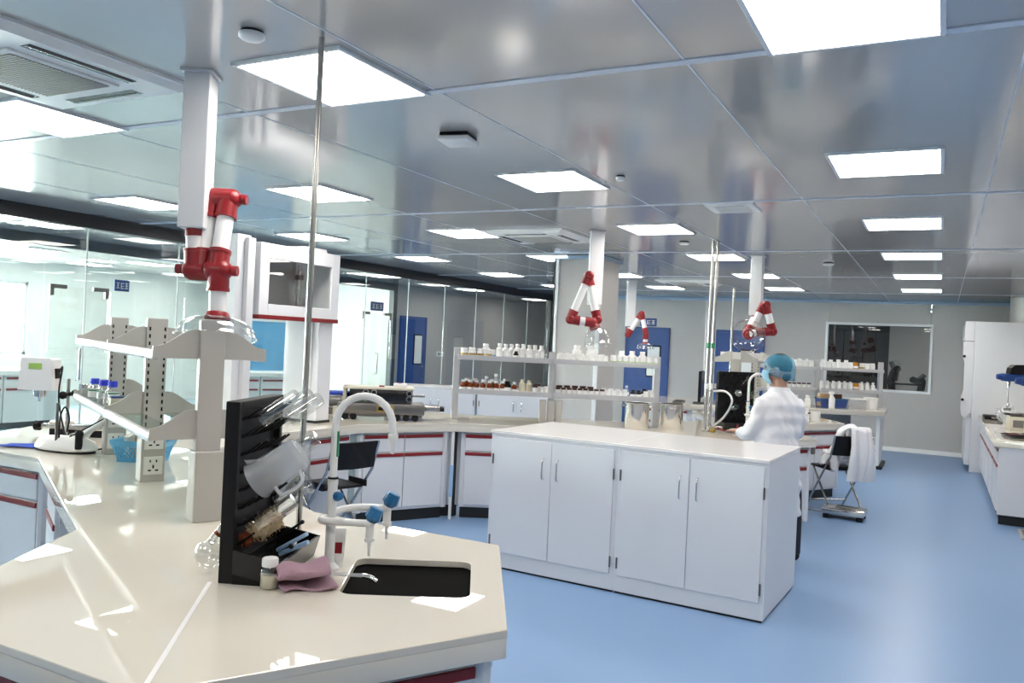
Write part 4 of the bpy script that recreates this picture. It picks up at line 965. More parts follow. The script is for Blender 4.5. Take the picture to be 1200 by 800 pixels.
for z, m in ((.30, 'black'), (.04, 'steel')): simple('clamp_knob', lambda b: (sphere(b, (.12, .03, z), .024, n=12), sphere(b, (.19, .03, z+.015), .022, n=12), cyl(b, (.12, .03, z), (.19, .03, z+.015), .012)), m, t, 50)
simple('cable', lambda b: tube(b, smooth_path([(.1, .02, .44), (.15, -.05, .47), (.14, -.06, .3), (.17, -.04, .1), (.20, -.02, .02)], 6), .005, 6), 'black', t, 60)
simple('tripod', lambda b: (box(b, .02, .28, .02, .04, 0, .02, .004), box(b, .14, .16, -.14, .1, 0, .02, .004)), 'steel', t)
BL = Vector((-4.42, 2.98, ZB))
t = thing('test_stand', 'white boat-shaped test stand with tilted arm and blue tip on left bench', 'instrument', tuple(BL), math.radians(15))
def hull(b):
    rings = []
    for z, s in ((.012, .94), (.02, 1), (.06, .9), (.085, .6)):
        rings.append([Vector((.0+.20*s*math.copysign(abs(math.cos(a))**.8, math.cos(a))-.0, .085*s*math.sin(a)*(1+.25*math.cos(a)), z)) for a in [2*PI*k/28 for k in range(28)]])
    loft(b, rings)
simple('base', hull, 'plastic_white', t, 50); simple('foot_rim', lambda b: prism(b, [(.19*math.cos(a), .08*math.sin(a)*(1+.25*math.cos(a))) for a in [2*PI*k/28 for k in range(28)]], 0, .013), 'black', t)
ar = simple('arm', lambda b: (tube(b, [(.02, .02, .06), (.27, .06, .21)], .016, 12), tube(b, [(.06, -.03, .05), (.27, .03, .21)], .014, 12)), 'plastic_white', t, 60)
simple('arm_stripe', lambda b: tube(b, [(.03, -.005, .085), (.26, .05, .225)], .004, 8), 'black', ar); simple('tip', lambda b: (sphere(b, (.285, .055, .222), .025, n=12), cyl(b, (.27, .07, .2), (.3, .04, .24), .018)), 'blue_motor', ar, 50)
simple('lever', lambda b: tube(b, smooth_path([(.0, -.05, .07), (.01, -.06, .2), (.045, -.065, .26), (.07, -.06, .2), (.05, -.05, .12)], 5), .005, 8), 'black', t, 60)
simple('rod', lambda b: cyl(b, (-.01, -.06, .05), (-.01, -.06, .28), .008), 'steel_dark', t, 40); simple('knob', lambda b: (sphere(b, (.14, -.06, .115), .024, n=12), cyl(b, (.14, -.06, .03), (.14, -.06, .11), .02)), 'black', t, 50)
simple('white_blade', lambda b: box(b, -.003, .003, -.012, .012, 0, .32, .002, Matrix.Translation((.06, .09, .06)) @ Matrix.Rotation(.6, 4, 'Y')), 'plastic_white', t)
cl = cloth_obj('blue_cloth', lambda u, v: Vector(((u-.5)*.52, (v-.5)*.2+.03*math.sin(4*u), .004+.004*math.sin(7*u+5*v)+.003*math.sin(11*v))), 30, 14, 'blue_cloth', .004); cl.location = (-4.60, 2.99, ZB+.002); cl.rotation_euler = (0, 0, math.radians(22)); tag(cl, 'deep blue cloth spread under the test stand', 'cloth')
t = thing('flat_gauge', 'low dark and steel sliding gauge with black knob on the left bench', 'instrument', (-4.98, 3.42, ZB), math.radians(25))
simple('bed', lambda b: box(b, -.2, .22, -.05, .05, .045, .075, .006), 'steel', t, 40); simple('foot', lambda b: box(b, -.15, .2, -.04, .04, 0, .045, .005), 'black', t, 40); simple('carriage', lambda b: box(b, -.14, -.04, -.06, .06, .07, .09, .005), 'cream_case', t, 40)
simple('knob', lambda b: (cyl(b, (-.2, 0, .055), (-.245, 0, .055), .012), cyl(b, (-.235, 0, .055), (-.265, 0, .055), .032)), 'black', t, 40)
cb = tag(simple('power_cable', lambda b: tube(b, smooth_path([(-4.28, 3.02, ZB+.006), (-4.2, 3.1, ZB+.03), (-4.08, 3.08, ZB+.006), (-4.0, 3.18, ZB+.006), (-4.12, 3.26, ZB+.006), (-4.25, 3.2, ZB+.006), (-4.1, 3.12, ZB+.012), (-3.9, 3.2, ZB+.02), (-3.6, 2.95, ZB+.01)], 8), .005, 8), 'black', None, 60), 'black power cable looped behind the light blue basket', 'cable')

# ================================================================== pump and box on the middle bench corner
PU = Vector((-4.42, 6.00, ZB))
t = thing('laboratory_press', 'black and steel bench machine with rollers and brass plate on middle bench', 'machine', tuple(PU), math.radians(36))
simple('base', lambda b: box(b, -.40, .36, -.16, .16, .055, .15, .008), 'steel_dark', t, 40)
simple('slide', lambda b: box(b, .34, .50, -.10, .10, .085, .135, .006), 'steel', t, 40); simple('slide_end', lambda b: (cyl(b, (.50, -.06, .11), (.54, -.06, .11), .022), cyl(b, (.50, .04, .11), (.53, .04, .11), .018)), 'black', t, 40)
for x in (-.33, -.26, .12, .2, .28):
    simple('wheel', lambda b: cyl(b, (x, -.15, .03), (x, -.11, .03), .03), 'black', t, 40); simple('wheel', lambda b: cyl(b, (x, .11, .03), (x, .15, .03), .03), 'black', t, 40)
simple('rail', lambda b: box(b, -.38, .34, -.14, .14, .03, .056, .004), 'steel_dark', t)
pl_ = simple('brass_plate', lambda b: box(b, -.06, .09, -.166, -.160, .075, .135, .002), 'brass', t); simple('print', lambda b: box(b, -.045, .075, -.1675, -.166, .09, .12), 'black', pl_)
simple('upper_body', lambda b: box(b, -.30, .25, -.13, .13, .165, .27, .01), 'black_gloss', t, 40)
simple('deck', lambda b: box(b, -.36, .26, -.14, .14, .27, .29, .004), 'cream_case', t, 40)
simple('deck_box', lambda b: box(b, .08, .2, -.06, .06, .29, .325, .006), 'plastic_white', t, 40); simple('red_switch', lambda b: (box(b, -.05, 0, -.05, -.01, .29, .303, .003), box(b, .12, .15, -.03, 0, .325, .33)), 'red', t)
for x in (-.16, -.09, .22):
    for z in (.245, .195): 
        r_ = simple('roller_end', lambda b: cyl(b, (x, -.13, z), (x, -.155, z), .028), 'steel', t, 40); simple('hub', lambda b: cyl(b, (x, -.155, z), (x, -.158, z), .018), 'black', r_, 40)
simple('lever', lambda b: cyl(b, (.25, -.1, .225), (.36, -.1, .225), .012), 'steel', t, 40); simple('left_box', lambda b: (box(b, -.44, -.34, -.12, .10, .03, .11, .006), box(b, -.36, -.33, -.1, .1, .10, .29, .004)), 'cream_case', t, 40)
simple('motor', lambda b: (cyl(b, (-.48, -.02, .15), (-.38, -.02, .15), .05), cyl(b, (-.5, -.02, .06), (-.40, -.02, .06), .03)), 'steel_dark', t, 40)
t = thing('storage_box', 'white storage box with deep blue lid behind the tall housing leg', 'box', (-4.88, 5.86, ZB), math.radians(30))
simple('tub', lambda b: loft(b, [[Vector((x*s, y*s, z)) for x, y in ((-.16, -.11), (.16, -.11), (.16, .11), (-.16, .11))] for s, z in ((.88, 0), (1, .19))]), 'plastic_white', t); simple('lid', lambda b: box(b, -.172, .172, -.122, .122, .19, .222, .008), 'blue_cloth', t, 40); simple('latch', lambda b: box(b, -.03, .03, -.132, -.12, .15, .205, .004), 'blue_cloth', t)
for k, (x, y) in enumerate(((-4.62, 5.72), (-4.72, 5.78))):
    o = thing('small_clamp', 'small chrome and dark clamp beside the storage box, %s' % ('front', 'rear')[k], 'clamp', (x, y, ZB), k)
    simple('post', lambda b: cyl(b, (0, 0, 0), (0, 0, .09), .012), 'steel', o, 40); simple('jaw', lambda b: (box(b, -.03, .05, -.018, .018, .04, .07, .005)), 'steel_dark', o); simple('base', lambda b: cyl(b, (0, 0, 0), (0, 0, .012), .035), 'steel', o, 40)

# ================================================================== stock pots
def pot(loc, r, h_, rz, label):
    t = thing('stock_pot', label, 'pot', loc, rz, 'steel stock pots')
    simple('vessel', lambda b: lathe(b, [(r*.97, 0), (r, .008), (r, h_-.006), (r+.006, h_), (r-.004, h_), (r-.004, .01), (.01, .008)], 36), 'steel_bright', t, 40)
    for s in (-1, 1): simple('handle', lambda b: tube(b, smooth_path([(s*r, -.035, h_*.86), (s*(r+.035), -.03, h_*.86), (s*(r+.04), 0, h_*.86), (s*(r+.035), .03, h_*.86), (s*r, .035, h_*.86)], 4), .006, 8), 'steel', t, 60)
pot((-2.50, 7.34, ZB), .112, .235, .3, 'stainless stock pot on the bench, left of the two')
pot((-2.22, 7.50, ZB), .112, .24, 2.0, 'stainless stock pot on the bench, right of the two')

# ================================================================== bottles: one of each kind, then copies
def proto(name, label, bodyp, capp, bm_, cm_, lab=None):
    t = thing(name, label, 'bottle')
    simple('body', lambda b: lathe(b, bodyp, 14), bm_, t, 40); simple('cap', lambda b: lathe(b, capp, 14), cm_, t, 40)
    if lab: simple('label', lambda b: lathe(b, [(lab[0], lab[1]), (lab[0], lab[2])], 14, cap=False), lab[3], t, 40)
    return t
PR = {
 'jar': proto('plastic_jar', '', [(.03, 0), (.032, .003), (.032, .05), (.026, .056)], [(.028, .056), (.029, .058), (.029, .074), (.026, .076)], 'plastic_white', 'plastic_white', (.0325, .012, .042, 'label_white')),
 'tall': proto('plastic_bottle', '', [(.030, 0), (.032, .003), (.032, .085), (.016, .10), (.016, .105)], [(.019, .105), (.02, .107), (.02, .13), (.018, .132)], 'plastic_white', 'plastic_white', (.0325, .02, .065, 'label_white')),
 'big': proto('plastic_bottle', '', [(.042, 0), (.045, .004), (.045, .10), (.028, .118), (.028, .122)], [(.032, .122), (.034, .124), (.034, .152), (.031, .155)], 'plastic_white', 'plastic_white', (.0455, .02, .08, 'label_white')),
 'yellow': proto('plastic_jar', '', [(.03, 0), (.033, .003), (.033, .05), (.027, .056)], [(.03, .056), (.031, .058), (.031, .074), (.028, .076)], 'plastic_white', 'plastic_white', (.0335, .012, .03, 'brass')),
 'bluelab': proto('plastic_jar', '', [(.03, 0), (.033, .003), (.033, .05), (.027, .056)], [(.03, .056), (.031, .058), (.031, .074), (.028, .076)], 'plastic_white', 'plastic_white', (.0335, .008, .022, 'blue_basket')),
 'amber': proto('amber_bottle', '', [(.026, 0), (.028, .003), (.028, .055), (.014, .068), (.014, .072)], [(.017, .072), (.018, .074), (.018, .092), (.016, .094)], 'amber', 'plastic_white', (.0285, .004, .026, 'label_white')),
 'clearb': proto('reagent_bottle', '', [(.036, 0), (.038, .003), (.038, .085), (.014, .115), (.014, .125)], [(.018, .125), (.019, .127), (.019, .15), (.017, .152)], 'frosted', 'plastic_white', (.0385, .02, .06, 'label_white')),
 'cream': proto('plastic_bottle', '', [(.034, 0), (.036, .003), (.036, .095), (.018, .112), (.018, .116)], [(.02, .116), (.021, .118), (.021, .136), (.019, .138)], 'plastic_cream', 'plastic_cream'),
 'darkcap': proto('vial', '', [(.024, 0), (.026, .003), (.026, .04), (.020, .045)], [(.023, .045), (.024, .047), (.024, .062), (.022, .064)], 'plastic_white', 'brown_cap'),
 'blackb': proto('black_bottle', '', [(.030, 0), (.032, .003), (.032, .055), (.018, .066)], [(.020, .066), (.021, .068), (.021, .085), (.019, .087)], 'black', 'black', (.0325, .008, .035, 'label_white')),
 'green': proto('plastic_jar', '', [(.030, 0), (.031, .003), (.031, .05), (.029, .052)], [(.03, .052), (.031, .054), (.031, .066), (.029, .068)], 'plastic_white', 'plastic_white', (.0316, .006, .018, 'lime')),
 'yellowjar': proto('plastic_jar', '', [(.038, 0), (.04, .003), (.04, .075), (.034, .08)], [(.036, .08), (.037, .082), (.037, .10), (.034, .102)], 'amber_light', 'amber_light', (.0405, .02, .05, 'label_white')),
}
used = set()
def put(kind, p, label, group, sc=1.):
    if kind in used: o = dup(PR[kind], p, random.uniform(0, 6), label, group)
    else:
        o = PR[kind]; used.add(kind); o.location = p; o['label'] = label; o['group'] = group
    o.scale = (sc, sc, sc*random.uniform(.97, 1.03)); return o
def row2(s, y, z): return SP2+pol(30, s)+pol(120, y)+Vector((0, 0, z-ZB+.0005))
WORD = {'jar': 'squat white plastic jar', 'tall': 'tall white plastic bottle', 'big': 'large white plastic bottle', 'yellow': 'white jar with yellow label', 'bluelab': 'white jar with pale blue label', 'amber': 'small brown glass bottle with white cap', 'clearb': 'clear reagent bottle with white cap', 'cream': 'cream plastic bottle', 'darkcap': 'small vial with dark cap', 'blackb': 'small black bottle with white label', 'green': 'white jar with green band', 'yellowjar': 'yellow-brown plastic jar'}
def shelf_fill(fn, where, items):
    for kind, s, y, z, sc in items: put(kind, fn(s, y, z), WORD[kind]+' '+where, WORD[kind]+' '+where, sc)
U, Lw = 1.445, 1.13
it = [('yellow', .83+.075*k, -.07, U, 1.) for k in range(4)]+[('bluelab', .82, .03, U, 1.), ('bluelab', 1.09, -.05, U, .95), ('jar', .9, .04, U, 1.1), ('big', 1.03, .03, U, .8)]
it += [('tall', 1.16+.056*k, .0 if k % 2 else .045, U, 1.0-.02*(k % 3)) for k in range(8)]+[('jar', 1.17+.07*k, -.075, U, .85) for k in range(6)]
shelf_fill(row2, 'on upper left shelf over the middle bench', it)
put('blackb', row2(1.31, -.095, U), 'short dark brown jar in front row of the upper bottle shelf', 'dark jar', .75)
it = [('jar', 1.72+.062*k, -.08, U, .82) for k in range(8)]+[('jar', 1.74+.065*k, .0, U, .95) for k in range(7)]+[('big', 1.9, .06, U, .95), ('big', 2.03, .06, U, .95), ('big', 2.33, .06, U, .75), ('big', 2.43, .06, U, .75), ('big', 2.53, .06, U, .75)]
it += [('green', 2.23+.057*k, -.08, U, .95) for k in range(8)]+[('jar', 2.24+.066*k, -.01, U, .95) for k in range(6)]
shelf_fill(row2, 'on upper right shelf over the middle bench', it)
it = [('amber', .83+.062*k, -.06, Lw, 1.) for k in range(7)]+[('amber', .86+.08*k, .03, Lw, 1.1) for k in range(4)]+[('clearb', 1.05, .04, Lw, .85), ('clearb', 1.14, .05, Lw, 1.05), ('clearb', 1.22, .04, Lw, .75), ('blackb', 1.245, -.06, Lw, 1.15)]
it += [('amber', 1.31, -.06, Lw, .95), ('cream', 1.385, -.03, Lw, .85), ('cream', 1.45, -.03, Lw, .8), ('jar', 1.30, .05, Lw, .8), ('darkcap', 1.505, -.07, Lw, 1.1), ('darkcap', 1.53, .03, Lw, 1.3), ('jar', 1.565, -.04, Lw, .75), ('jar', 1.61, -.02, Lw, .8)]
shelf_fill(row2, 'on lower left shelf over the middle bench', it)
it = [('darkcap', 1.72+.052*k, -.08+.012*(k % 2), Lw, .95) for k in range(9)]+[('darkcap', 1.74+.075*k, .02, Lw, 1.2) for k in range(5)]+[('jar', 2.19+.055*k, -.07, Lw, .75) for k in range(4)]+[('jar', 2.17+.065*k, .02, Lw, .85) for k in range(4)]+[('clearb', 2.39, .05, Lw, .65)]
it += [('blackb', 2.43, -.07, Lw, .8), ('blackb', 2.485, -.07, Lw, .8), ('blackb', 2.55, -.0, Lw, .95), ('jar', 2.55, -.08, Lw, .75), ('jar', 2.605, -.08, Lw, .75), ('jar', 2.615, .02, Lw, .9)]
shelf_fill(row2, 'on lower right shelf over the middle bench', it)
def row6(s, y, z): return SP6+pol(30, s)+pol(120, y)+Vector((0, 0, z-ZB+.0005))
U6, L6 = 1.425, 1.11
it = [('jar', -.93+.085*k, -.06, U6, 1.3) for k in range(10) if k not in (6, 7)]+[('big', -.88+.12*k, .05, U6, .85) for k in range(4)]+[('yellowjar', -.42, -.06, U6, 1.), ('yellow', -.32, -.06, U6, 1.25)]
shelf_fill(row6, 'on the upper shelf under the viewing window', it)
it = [('tall', -.93+.088*k, -.06, L6, .95) for k in range(10) if k != 6]+[('jar', -.88+.10*k, .05, L6, 1.4) for k in range(8)]+[('yellowjar', -.40, -.06, L6, 1.05)]
shelf_fill(row6, 'on the lower shelf under the viewing window', it)
it = [('jar', -1.88+.085*k, -.06, U6, 1.35) for k in range(10)]+[('tall', -1.85+.12*k, .05, U6, .95) for k in range(7)]
shelf_fill(row6, 'on the upper shelf right behind the worker', it)
it = [('darkcap', -1.88+.075*k, -.06, L6, 1.2) for k in range(11)]
shelf_fill(row6, 'on the lower shelf right behind the worker', it)
# bench behind the folding chair: bottles, wash bottle, cup
def c5(x, y): return Vector((C5.x+x, C5.y+y, ZB))
for kind, x, y, sc in (('big', .10, -.35, 1.1), ('big', .26, -.25, 1.0), ('tall', .0, -.2, 1.3), ('clearb', .36, -.1, 1.2), ('big', .46, -.02, .9), ('jar', .5, -.3, 1.2), ('tall', .2, 0, 1.3), ('clearb', .02, -.05, 1.2)):
    put(kind, c5(x, y), WORD[kind]+' on the bench behind the folding chair', WORD[kind]+' behind the chair', sc)
o = put('bluelab', c5(.30, -.42), 'white bottle with blue label at front of the bench behind the chair', 'blue label bottle', 2.0)
for k in range(3):
    t = thing('dropper_bottle', 'clear bottle with dark dropper top beside the worker, %s' % ('left', 'middle', 'right')[k], 'bottle', tuple(c5(-.05+.09*k, .1)))
    simple('body', lambda b: lathe(b, [(.03, 0), (.032, .003), (.032, .11), (.012, .13), (.012, .15)], 14), 'frosted', t, 40); simple('dropper', lambda b: (cyl(b, (0, 0, .15), (0, 0, .17), .014), sphere(b, (0, 0, .19), .014, (1, 1, 1.5), 10)), 'black', t, 50)
t = thing('white_mug', 'white container with dark handle opening on the bench near the coats', 'container', tuple(c5(.58, -.15)))
simple('shell', lambda b: lathe(b, [(.05, 0), (.055, .005), (.055, .12), (.05, .12), (.048, .01)], 18), 'plastic_white', t, 40); simple('handle', lambda b: tube(b, smooth_path([(-.05, -.02, .03), (-.085, -.03, .05), (-.085, -.03, .08), (-.05, -.02, .1)], 4), .008, 8), 'black', t, 60)
# farthest bench: basket with cartons, wash bottle, tub, clear box
def c6(s, y): return Vector((EA.x, EA.y, ZB))+pol(30, s)+pol(120, y)
t = thing('parts_basket', 'blue crate holding cartons on the farthest bench', 'basket', tuple(c6(-.60, -.05)), math.radians(30))
simple('crate', lambda b: loft(b, [[Vector((x*s, y*s, z)) for x, y in ((-.2, -.12), (.2, -.12), (.2, .12), (-.2, .12))] for s, z in ((.9, 0), (1, .13), (.96, .13), (.86, .01))]), 'blue_sign', t); simple('rim', lambda b: (box(b, -.205, .205, -.13, -.115, .12, .135), box(b, -.205, .205, .115, .13, .12, .135)), 'blue_knob', t)
for x, m, lab in ((-.14, 'cardboard', 'brown carton sticking out of the blue crate'), (.06, 'brown_cap', 'dark red carton sticking out of the blue crate')):
    q = c6(-.60, -.05)+pol(30, x*.8); o = thing('carton', lab, 'box', (q.x, q.y, ZB+.012), math.radians(30)); simple('walls', lambda b: box(b, -.08, .08, -.07, .07, 0, .19, .003), m, o); simple('tape', lambda b: box(b, -.081, .081, -.015, .015, .15, .1912), 'paper', o)
t = thing('spray_bottle', 'white spray bottle in front of the blue crate', 'bottle', tuple(c6(-.70, -.30)))
simple('body', lambda b: lathe(b, [(.04, 0), (.043, .004), (.043, .14), (.015, .19), (.015, .21)], 16), 'plastic_white', t, 40); simple('trigger', lambda b: (box(b, -.05, .03, -.012, .012, .21, .245, .005), box(b, -.035, -.022, -.008, .008, .17, .21, .003)), 'plastic_white', t)
t = thing('white_tub', 'white round tub at the right end of the farthest bench', 'tub', tuple(c6(.03, .02)))
simple('pail', lambda b: lathe(b, [(.085, 0), (.09, .005), (.1, .15), (.105, .155), (.096, .155), (.086, .01)], 22), 'plastic_white', t, 40); simple('lid', lambda b: lathe(b, [(.104, .15), (.106, .16), (.1, .168)], 22), 'plastic_white', t, 40)
t = thing('clear_box', 'clear plastic box with lid beside the white tub', 'box', tuple(c6(-.22, .0)), math.radians(30))
simple('tub', lambda b: box(b, -.13, .13, -.1, .1, 0, .13, .008), 'frosted', t, 40); simple('lid', lambda b: box(b, -.137, .137, -.107, .107, .13, .148, .005), 'plastic_white', t, 40)
for k, (s, y) in enumerate(((-.95, -.05), (-.90, .1), (-1.15, -.1))): put('tall', c6(s, y), 'tall white plastic bottle standing on the farthest bench', 'bottles on the farthest bench', 1.2)
# monitor and keyboard
t = thing('monitor', 'black flat monitor seen nearly edge-on left of the twin poles', 'monitor', (-3.02, 11.62, ZB), math.radians(100))
simple('screen_case', lambda b: box(b, -.27, .27, -.02, .02, .08, .46, .006), 'black', t, 40); simple('panel', lambda b: box(b, -.255, .255, -.022, -.019, .1, .445), 'black_gloss', t); simple('stand', lambda b: box(b, -.03, .03, 0, .04, .01, .2, .004), 'black', t); simple('foot', lambda b: box(b, -.12, .12, -.08, .1, 0, .012, .004), 'black', t)
t = thing('keyboard', 'thin dark keyboard lying before the edge-on monitor', 'keyboard', (-3.3, 11.5, ZB), math.radians(100))
simple('case', lambda b: box(b, -.21, .21, -.07, .07, 0, .018, .004), 'steel_dark', t); simple('keys', lambda b: [box(b, -.195+k*.03, -.17+k*.03, -.06+j*.03, -.035+j*.03, .018, .023) for k in range(13) for j in range(4)], 'black', t)['kind'] = 'stuff'
# white carton on the shelf behind the dome
t = thing('carton', 'flat white carton with yellow mark on the shelf below the far dome', 'box', (-1.86, 8.72, 1.515), math.radians(90))
simple('walls', lambda b: box(b, -.2, .26, -.17, .17, 0, .085, .003), 'paper', t); simple('mark', lambda b: box(b, -.203, -.199, .06, .12, .03, .07), 'brass', t)
# hoses and valves at the foot of the twin poles
t = thing('gas_valve', 'chrome gas valve with white hose and red lead at twin pole foot', 'valve', (-1.84, 7.60, ZB))
simple('body', lambda b: (cyl(b, (0, 0, 0), (0, 0, .05), .022), cyl(b, (-.04, 0, .05), (.08, -.02, .05), .012)), 'steel', t, 40); simple('cap', lambda b: cyl(b, (-.02, -.03, .02), (.02, -.05, .02), .018), 'brass', t, 40)
simple('hose', lambda b: tube(b, smooth_path([(-.02, .02, .38), (.1, 0, .38), (.16, -.02, .3), (.1, -.02, .16), (.0, -.01, .06)], 7), .010, 8), 'alu', t, 60); simple('red_lead', lambda b: tube(b, smooth_path([(.04, -.02, .05), (.12, -.03, .02), (.2, -.02, .03), (.22, 0, .09)], 6), .008, 8), 'red', t, 60)

# ================================================================== right-hand bench: two overhead stirrers and clutter
def stirrer(loc, rz, label, s=1.):
    t = thing('overhead_stirrer', label, 'stirrer', loc, rz)
    simple('stand_rod', lambda b: cyl(b, (.1, 0, 0), (.1, 0, .66), .011), 'steel', t, 40); simple('foot', lambda b: (box(b, -.12, .16, -.1, -.06, 0, .025, .005), box(b, -.12, .16, .06, .1, 0, .025, .005), box(b, .06, .14, -.1, .1, 0, .03, .005)), 'steel_dark', t)
    hd = simple('head', lambda b: (box(b, -.2, .08, -.055, .055, .40, .49, .022), cyl(b, (-.25, 0, .45), (-.18, 0, .45), .03, .045), box(b, .06, .14, -.03, .03, .36, .47, .01)), 'blue_motor', t, 40)
    simple('motor_cover', lambda b: extr(b, [(-.13, -.06, .49), (.04, -.06, .49), (.06, -.06, .585), (.02, -.06, .60), (-.08, -.06, .595), (-.12, -.06, .56)], (0, .12, 0)), 'black', hd)
    simple('chuck', lambda b: (cyl(b, (-.12, 0, .40), (-.12, 0, .36), .022), cyl(b, (-.12, 0, .36), (-.12, 0, .33), .014)), 'steel', hd, 40)
    simple('shaft', lambda b: cyl(b, (-.12, 0, .34), (-.12, 0, .06), .006), 'steel', t, 40)
    simple('blade', lambda b: (box(b, -.16, -.08, -.004, .004, .06, .085), box(b, -.124, -.116, -.04, .04, .06, .085)), 'steel', t)
    simple('blue_sleeve', lambda b: cyl(b, (.1, 0, .1), (.1, 0, .2), .02), 'blue_cap', t, 40)
    simple('cable', lambda b: tube(b, smooth_path([(.04, .05, .56), (.12, .06, .6), (.2, .05, .5), (.2, .05, .2), (.18, .08, .02)], 6), .006, 6), 'black', t, 60)
stirrer((.82, 11.3, ZB+.16), .35, 'blue and black overhead stirrer on the right bench, nearer the fume hood')
stirrer((.97, 10.6, ZB+.13), .2, 'blue and black overhead stirrer at the right frame edge')
for k, (x, y, w_, d_, h_, lab) in enumerate(((.9, 11.3, .36, .26, .155, 'cream control box under the nearer-hood stirrer'), (1.05, 10.6, .40, .30, .125, 'cream control box at the right frame edge'))):
    t = thing('control_box', lab, 'control box', (x, y, ZB), .1)
    simple('case', lambda b: box(b, -w_/2, w_/2, -d_/2, d_/2, 0, h_, .006), 'cream_case', t, 40); simple('panel', lambda b: box(b, -w_/2+.03, w_/2-.03, -d_/2-.003, -d_/2+.001, .03, h_-.04), 'vent', t); simple('top_plate', lambda b: box(b, -w_/2+.02, w_/2-.02, -d_/2+.02, d_/2-.02, h_, h_+.004), 'black', t)
t = thing('black_case', 'flat black case on the right bench near the fume hood', 'case', (.64, 13.0, ZB), .05)
simple('shell', lambda b: box(b, -.1, .12, -.16, .16, 0, .055, .008), 'black', t, 40); simple('latch', lambda b: box(b, -.02, .04, -.165, -.158, .02, .04), 'steel', t)
t = thing('plastic_bag', 'crumpled clear plastic bag on the right bench', 'bag', (.78, 12.3, ZB))
def bag(b):
    rnd = random.Random(4); q = bmesh.ops.create_icosphere(b, subdivisions=3, radius=.14)
    for v in q['verts']: v.co = Vector((v.co.x, v.co.y, (v.co.z+.14)*.85))*rnd.uniform(.8, 1.05)
simple('film', bag, 'frosted', t); simple('knot', lambda b: cyl(b, (0, 0, .2), (0, 0, .25), .02, .035), 'frosted', t, 40)
t = thing('cable_heap', 'tangle of black cables and clamps on the near end of the right bench', 'cables', (.80, 10.15, ZB))
rnd = random.Random(9)
for k in range(6):
    pts = [(rnd.uniform(-.22, .25), rnd.uniform(-.3, .35), .012+.012*rnd.random()) for _ in range(6)]
    simple('cable', lambda b: tube(b, smooth_path(pts, 6), .008, 7), 'black' if k != 4 else 'red', t, 60)
simple('clamp', lambda b: (box(b, -.05, .1, -.02, .02, .0, .035, .006), cyl(b, (.1, 0, .02), (.16, .03, .02), .018)), 'steel_dark', t, 40)
t = thing('bench_vice', 'dark steel motor block with rods at the right frame edge', 'instrument', (1.12, 10.0, ZB), .2)
simple('base', lambda b: box(b, -.18, .2, -.1, .1, 0, .05, .006), 'black', t, 40); simple('barrel', lambda b: cyl(b, (-.15, 0, .09), (.2, 0, .09), .05), 'steel_dark', t, 40); simple('red_rod', lambda b: cyl(b, (-.25, -.09, .05), (.2, -.11, .03), .008), 'red', t, 40)

# ================================================================== folding chairs
def chair(loc, rz, label):
    t = thing('folding_chair', label, 'chair', loc, rz)      # faces local +y
    simple('seat', lambda b: box(b, -.19, .19, -.17, .2, .43, .455, .012), 'black', t, 40)
    def bk(b):
        n = 9; r0 = []
        for k in range(n): 
            x = -.2+.4*k/(n-1); r0.append((x, -.27-.03*math.cos(PI*(x/.4)), 0))
        pts = [(x, y, .60) for x, y, _ in r0]+[(x, y-.03, .80) for x, y, _ in r0][::-1]
        extr(b, pts, (0, .015, 0))
    simple('backrest', bk, 'black', t)
    for s in (-1, 1):
        simple('leg', lambda b: tube(b, [(s*.205, -.31, .80), (s*.205, -.24, .58), (s*.205, .22, 0)], .011, 8), 'steel', t, 60)
        simple('leg', lambda b: tube(b, [(s*.175, .16, .43), (s*.175, -.25, 0)], .011, 8), 'steel', t, 60)
        simple('side_link', lambda b: box(b, s*.19-.006, s*.19+.006, -.2, .02, .44, .49, .003), 'black', t)
    simple('stretcher', lambda b: tube(b, [(-.205, .165, .07), (.205, .165, .07)], .009, 8), 'steel', t, 60)
    simple('stretcher', lambda b: tube(b, [(-.175, -.20, .05), (.175, -.20, .05)], .009, 8), 'steel', t, 60)
    return t
chair((-4.10, 4.93, 0), math.radians(75), 'black folding chair pushed under the middle bench')
CH2 = Vector((-.93, 9.25, 0)); ch2r = math.radians(35)
chair(CH2, ch2r, 'black folding chair with white coats over its back, by the aisle')
def coat_over(u, v):
    # v across the back, u over the top: front side -> over backrest -> long drop behind
    k = u; x = .06+(v-.5)*.24+.02*math.sin(9*v+5*k); w_ = .014*math.sin(v*19+2*k)
    if k < .35: q = k/.35; return Vector((x, -.20-.05*q+w_, .55+.30*q-.02*math.sin(PI*v)))
    if k < .5: a = (k-.35)/.15*PI; return Vector((x, -.25-.055*(1-math.cos(a))+w_*.5, .85+.04*math.sin(a)))
    q = (k-.5)/.5; return Vector((x*(1+.12*q), -.36-.04*math.sin(PI*q)+w_*1.4, .85-.50*q))
o = cloth_obj('lab_coat', coat_over, 40, 26, 'coat', .02); o.location = CH2+Vector((math.cos(ch2r)*-.0, math.sin(ch2r)*-.0, 0)); o.rotation_euler = (0, 0, ch2r); tag(o, 'white lab coat hanging over the back of the aisle folding chair', 'coat')
def coat_loop(u, v):
    a = -.1+u*(PI+.5); r = .155+.03*math.sin(v*PI); x = -.02+r*math.cos(a)*1.0; z = .66+(.23 if a < PI*.5 else .20)*math.sin(a); y = (v-.5)*.13+.012*math.sin(9*u+5*v)
    if u < .25: z -= .22*(1-u/.25)
    return Vector((-x, y, z+.012*math.sin(14*u+7*v)))
o = cloth_obj('lab_coat', coat_loop, 36, 10, 'coat', .05); o.location = CH2+Vector((.13, -.14, 0)); o.rotation_euler = (0, 0, math.radians(25)); tag(o, 'second white coat bunched in a loop at the right end of the chair back', 'coat')
